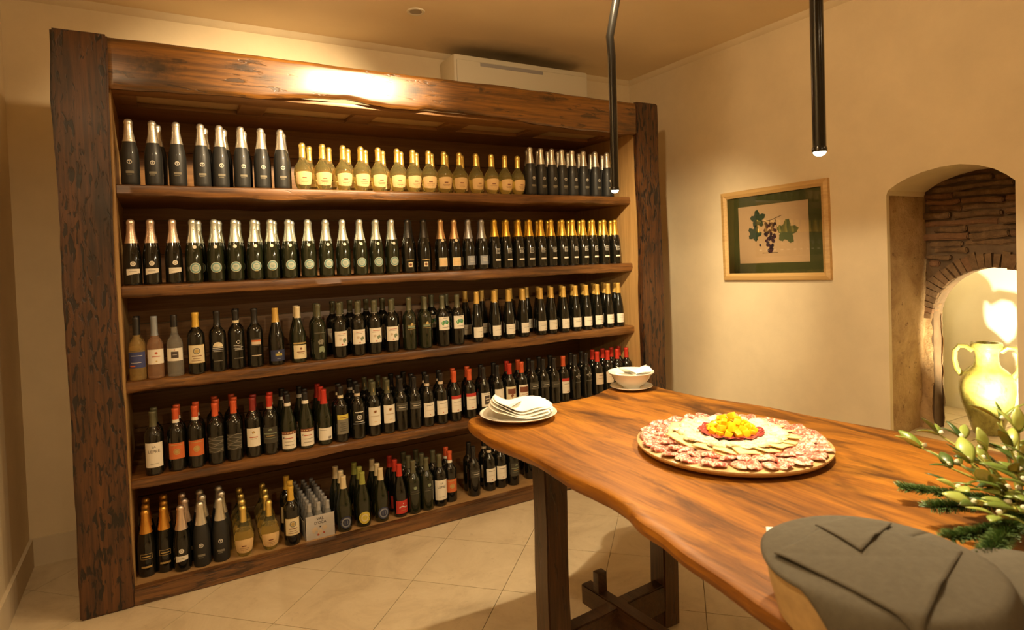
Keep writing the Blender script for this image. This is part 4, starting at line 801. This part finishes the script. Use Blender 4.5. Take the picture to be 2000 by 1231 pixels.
def leafobj(par, p, d, ln, roll, k):
    o = bpy.data.objects.new('leaf', LEAFS[k % 3]); COL.objects.link(o); o.parent = par; d = d.normalized()
    q = d.to_track_quat('X', 'Z'); o.rotation_mode = 'QUATERNION'; o.rotation_quaternion = q @ __import__('mathutils').Quaternion((1, 0, 0), roll); o.location = p; o.scale = (ln,)*3; return o
RP = random.Random(5)
root = Vector((2.04, -2.66, TZ))
mist = thing('mistletoe_bunch', 'leafy mistletoe bunch with white berries lying on the table at right', 'plant', root)
tips = [(1800, 875, 1.010), (1835, 850, 1.045), (1880, 858, 1.05), (1895, 905, 1.02), (1925, 880, 1.05), (1955, 822, 1.10), (1975, 880, 1.06), (1990, 845, 1.09), (1870, 955, .985), (1905, 985, .975), (1935, 945, 1.00), (1965, 960, 1.0), (1985, 925, 1.04), (1950, 1010, .97), (1990, 1000, 1.0), (1858, 915, .99), (2010, 900, 1.06), (2020, 960, 1.02)]
st = Vector((0, 0, .03)); berry = MB().lathe([(-.0060, .001), (-.0045, .0042), (0, .0062), (.0045, .0042), (.0060, .001)], 12).mesh('berry', M_BERRY)
for i, (px, py, z) in enumerate(tips):
    t = at(px, py, 2, z)-root; mid = st.lerp(t, .55)+Vector((RP.uniform(-.015, .015), RP.uniform(-.015, .015), RP.uniform(.0, .02)))
    stm = MB().tube([st, st.lerp(mid, .5)+Vector((0, 0, .006)), mid, mid.lerp(t, .6), t], [.0042, .0038, .0034, .0028, .0022], 7).build('stem', M_STEM, mist)
    d = (t-mid).normalized(); side = d.cross(Vector((0, 0, 1))).normalized()
    for s in (-1, 1):
        leafobj(stm, t, d*.6+side*s*.75+Vector((0, 0, RP.uniform(.0, .5))), RP.uniform(.056, .078), RP.uniform(-.6, .6), i+s)
    leafobj(stm, t, d+Vector((0, 0, RP.uniform(0, .6))), RP.uniform(.05, .07), RP.uniform(-1, 1), i)
    for s in (-1, 1): leafobj(stm, mid, d*.5+side*s*.9+Vector((0, 0, RP.uniform(-.2, .4))), RP.uniform(.048, .07), RP.uniform(-.6, .6), i+2)
    for b in range(2):
        o = obj('berry', berry, stm); o.location = (t if b else mid)+Vector((RP.uniform(-.008, .008), RP.uniform(-.008, .008), .008))
def fir(p0, p1, label, ln=.020, dens=22, sub=True):
    p0, p1 = Vector(p0), Vector(p1); e = thing('fir_twig', label, 'fir twig', p0); d = p1-p0; Ln = d.length; du = d.normalized(); side = du.cross(Vector((0, 0, 1))).normalized(); up = side.cross(du)
    MB().tube([(0, 0, 0), d*.5+up*.004, d], [.0035, .003, .002], 6).build('stem', M_TWIG, e)
    m = MB(); n = int(Ln*1000*dens/22)
    for i in range(n):
        t = i/n; p = d*t; l = ln*(.75+.4*RP.random())*(1 if t < .9 else 1.15-1.5*(t-.9)*2)
        for k in range(7):
            a = RP.uniform(-.35, PI+.35); q = p+(side*math.cos(a)+up*(math.sin(a)*.7))*l+du*(l*RP.uniform(.45, .9)); w = (q-p).cross(Vector((RP.uniform(-1, 1), RP.uniform(-1, 1), 1))).normalized()*.0013
            m.add([p-w, p+w, q+w*.5, q-w*.5], [(0, 1, 2, 3)])
    o = m.build('needles', M_FIR, e, smooth=False); o['kind'] = 'stuff'
r2 = root+Vector((0, 0, .02))
fir((2.06, -2.62, .925), tuple(at(1758, 953, 2, .935)), 'fir twig pointing far left over the table, the upper one')
fir((2.03, -2.66, .94), tuple(at(1818, 992, 2, .945)), 'thick fir twig below the upper one, lying beside the mistletoe', .024)
fir((1.97, -2.72, .935), tuple(at(1852, 1052, 2, .94)), 'fir twig nearest the grey napkins', .022)
fir((1.98, -2.69, .95), tuple(at(1925, 1090, 2, .955)), 'drooping fir twig over the white dish at the right edge', .024)
# ------------------------------------------------------------------ pendants, ceiling lamp, recessed spot, air conditioner
def pendant(pts, label):
    x, y, z = pts[0]; e = thing('pendant_lamp', label, 'lamp', (x, y, z), 0, 'slim black pendant lamps'); P = [Vector(p)-Vector(pts[0]) for p in pts]
    MB().tube(P, .0172, 18).build('rod', M_BLACKMETAL, e)
    lr = MB().lathe([(-.010, .0165), (-.010, .0195), (.0, .0195), (.006, .0175)], 24).build('lamp_ring', M_BLACKMETAL, e)
    MB().lathe([(-.020, .0005), (-.0195, .006), (-.0165, .0125), (-.011, .0160), (-.008, .0162)], 20, cap=False).build('diffuser', M_GLOW, lr)
    t = P[-1]; MB().lathe([(-.03, .05), (0, .05)], 24, c=t).build('ceiling_rose', M_BLACKMETAL, e)
p = PEND[0]; pendant([p, (p[0]+.004, p[1], 2.10), (p[0]+.006, p[1], 2.38), (p[0]-.002, p[1], 2.46), (p[0]+.03, p[1]-.012, 2.62), (p[0]+.06, p[1]-.02, HC)], 'slim black pendant rod lamp hanging before the shelf, with a kink')
p = PEND[1]; pendant([p, (p[0], p[1], 2.2), (p[0]+.002, p[1], HC)], 'slim straight black pendant rod lamp hanging over the platter')
cl = thing('ceiling_spotlight', 'small black ceiling spotlight between the pendant lamps', 'lamp', (LAMP[0], LAMP[1], HC))
MB().lathe([(-.02, .05), (-.024, .058), (-.022, .07), (0, .075)], 24, cap=False).build('housing', M_BLACKMETAL, cl)
sp = at(812, 22, 2, HC); rs = thing('recessed_spot', 'small round recessed ceiling spot, switched off', 'lamp', (sp.x, sp.y, HC))
MB().lathe([(-.004, .036), (-.006, .042), (-.006, .052), (-.001, .054), (0, .054)], 32, cap=False).build('trim_ring', M_WHITEPL, rs)
MB().lathe([(-.003, .0005), (-.003, .038)], 32, cap=False).build('lens', plain('spot_lens', (.34, .29, .22), .35), rs)
ac = thing('air_conditioner', 'white wall-mounted air conditioner above the wine shelf', 'air conditioner', (2.174, .782, 2.675))
MB().bevbox(0, 1.14, -.235, 0, 0, .275, .022).build('body', M_WHITEPL, ac)
fc = MB().bevbox(.02, 1.12, -.243, -.232, .03, .235, .008).build('front_cover', M_WHITEPL, ac)
MB().bevbox(.20, .72, -.2455, -.2425, .205, .230, .001).build('air_slot', M_GREYPL, fc)
MB().bevbox(.04, 1.10, -.20, -.06, .272, .278, .002).build('top_grille', M_GREYPL, ac)
# ------------------------------------------------------------------ framed grape print on the right wall
PY0, PY1, PZ0, PZ1 = -.195, -1.012, 1.328, 1.952
pic = thing('picture_frame', 'pine-framed botanical print of grapes with green mount on right wall', 'picture', (XR, (PY0+PY1)/2, (PZ0+PZ1)/2)); pic.rotation_euler = (math.radians(-.9), 0, 0)
hw_, hh = (PY0-PY1)/2, (PZ1-PZ0)/2; fw = .046
def frame_bar(a, b, horizontal):
    o, i = (hw_, hh), (hw_-fw, hh-fw)
    cs = {'t': [(-o[0], o[1]), (o[0], o[1]), (i[0], i[1]), (-i[0], i[1])], 'b': [(-o[0], -o[1]), (o[0], -o[1]), (i[0], -i[1]), (-i[0], -i[1])], 'l': [(o[0], -o[1]), (o[0], o[1]), (i[0], i[1]), (i[0], -i[1])], 'r': [(-o[0], -o[1]), (-o[0], o[1]), (-i[0], i[1]), (-i[0], -i[1])]}[a]
    vs = []
    mid = [((p[0]*.45+q[0]*.55), (p[1]*.45+q[1]*.55)) for p, q in ((cs[0], cs[3]), (cs[1], cs[2]))]
    loops = [[(0, *cs[0]), (-.024, *cs[0]), (-.030, *mid[0]), (-.020, *cs[3]), (0, *cs[3])], [(0, *cs[1]), (-.024, *cs[1]), (-.030, *mid[1]), (-.020, *cs[2]), (0, *cs[2])]]
    loft(loops).build('frame_bar', M_FRAME, pic, smooth=False)
for a in 'tblr': frame_bar(a, 0, 0)
iw, ih = hw_-fw, hh-fw
M_MOUNT = plain('green_mount', (.060, .062, .008), .7, vary=.1, bscale=40); M_PRINT = plain('print_paper', (.52, .34, .17), .8, vary=.05, bscale=30)
MB().box(-.010, -.004, -iw-.005, iw+.005, -ih-.005, ih+.005).build('mount', M_MOUNT, pic, smooth=False)
qw, qh = iw*.74, ih*.74
pb = MB().box(-.0115, -.010, -qw, qw, -qh*1.0, qh*1.0); prt = pb.build('print', M_PRINT, pic, smooth=False)
def P2(u, v, x=-.0122): return (x, -(u*qw), v*qh)      # u to the right as seen, v up
def leafpoly(cu, cv, r, rot, lobes=5, x=-.0124):
    vs = [P2(cu, cv, x)]; n = 40
    for i in range(n):
        a = 2*PI*i/n; rr = r*(.56+.46*abs(math.cos(a*lobes/2))**1.6*(.8+.2*math.cos(a))+.05*math.cos(a*23)); vs.append((x, -(cu*qw)-rr*math.cos(a+rot), cv*qh+rr*math.sin(a+rot)))
    return MB().add(vs, [(0, 1+i, 1+(i+1) % n) for i in range(n)])
leafpoly(-.42, .52, .068, .4).build('printed_leaf', plain('print_leaf_dark', (.030, .050, .018), .8), prt, smooth=False)
leafpoly(-.52, .02, .062, 1.2).build('printed_leaf', MATS['print_leaf_dark'], prt, smooth=False)
leafpoly(.40, .02, .088, .2).build('printed_leaf', plain('print_leaf_green', (.085, .10, .028), .8), prt, smooth=False)
g = MB(); rg = random.Random(2)
for i in range(60):
    v = rg.uniform(-.62, .36); w = .16 if v > 0 else .16*(1-(-v)/.62*.72); u = -.06+rg.uniform(-w, w)
    c = P2(u, v, -.0126-.00002*i); vs = [c]+[(c[0], c[1]+.011*math.cos(k*PI/5), c[2]+.011*math.sin(k*PI/5)) for k in range(10)]; g.add(vs, [(0, 1+k, 1+(k+1) % 10) for k in range(10)], i % 2)
c = P2(-.36, -.38); g.add([c]+[(c[0], c[1]+.009*math.cos(k*PI/5), c[2]+.009*math.sin(k*PI/5)) for k in range(10)], [(0, 1+k, 1+(k+1) % 10) for k in range(10)], 0)
g.build('printed_grapes', [plain('grape_dark', (.018, .006, .010), .8), plain('grape_red', (.045, .010, .016), .8)], prt, smooth=False)
m = MB()
for a, b in (((-.36, .40), (.0, .46)), ((.0, .46), (.28, .58)), ((-.06, .45), (-.06, .30)), ((.1, .48), (.14, .20)), ((-.30, -.66), (.15, -.66))):
    pa_, pb_ = Vector(P2(*a)), Vector(P2(*b)); d = (pb_-pa_).normalized(); s = Vector((0, -d.z, d.y))*.0018; m.add([pa_-s, pa_+s, pb_+s, pb_-s], [(0, 1, 2, 3)])
m.build('printed_stem', plain('print_stem', (.06, .035, .015), .8), prt, smooth=False)
_n = NT('picture_glass'); _n.t.nodes.remove(_n.b); _tr = _n.n('ShaderNodeBsdfTransparent'); _gl = _n.n('ShaderNodeBsdfGlossy', Roughness=.03); _fr = _n.n('ShaderNodeFresnel', IOR=1.5); _mx = _n.n('ShaderNodeMixShader')
_n.l(_fr.outputs[0], _mx.inputs[0]); _n.l(_tr.outputs[0], _mx.inputs[1]); _n.l(_gl.outputs[0], _mx.inputs[2]); _n.l(_mx.outputs[0], _n.out.inputs[0])
MB().box(-.0165, -.0150, -iw-.003, iw+.003, -ih-.003, ih+.003).build('glass_pane', _n.m, pic, smooth=False)
# ------------------------------------------------------------------ amphora in the niche
_n = NT('amphora_glaze'); _v = _n.coords(); _f = _n.noise(_v, 7, 7, .65, 1.0); _c = _n.ramp(_f, [(.30, (.14, .11, .025)), (.45, (.30, .27, .06)), (.65, (.42, .38, .11))])
_f2 = _n.ramp(_n.noise(_n.coords((1, 1, .35)), 22, 8, .75, 2.0), [(.56, (0, 0, 0)), (.66, (.75,)*3)]); _n.col(_n.mix(_f2, _c, (.045, .038, .01))); _n.bump(_n.noise(_n.coords((6, 6, 60)), 1.5, 4), .25, .004); _n.set(Roughness=.3, Coat__Weight=.4, Coat__Roughness=.2); M_AMPH = _n.m
am = thing('amphora', 'yellow-green glazed two-handled clay amphora standing in the lit niche', 'amphora', (4.50, -1.585, NZ), -1.18)
ap = [(0, .062), (.006, .070), (.03, .078), (.10, .098), (.18, .124), (.25, .136), (.30, .134), (.345, .118), (.375, .090), (.395, .066), (.42, .058), (.455, .056), (.485, .060), (.495, .070), (.50, .076), (.520, .078), (.530, .074), (.530, .060), (.50, .050), (.44, .046), (.40, .050), (.39, .003)]
MB().lathe(ap, 44).build('jar_body', M_AMPH, am)
for s in (-1, 1):
    pts = [(s*.066, 0, .478), (s*.095, 0, .505), (s*.130, 0, .505), (s*.150, 0, .475), (s*.152, 0, .42), (s*.142, 0, .37), (s*.118, 0, .335)]
    m = MB().tube(pts, [.013, .014, .015, .015, .015, .015, .017], 10); m.xf(lambda x, y, z: (x, y*1.35, z)); m.build('handle', M_AMPH, am)
nl = thing('niche_uplight', 'small hidden uplight on the niche sill behind the plant', 'lamp', (4.0, -1.895, NZ))
MB().lathe([(0, .035), (.05, .035), (.058, .030), (.058, .02)], 20).build('housing', M_BLACKMETAL, nl)
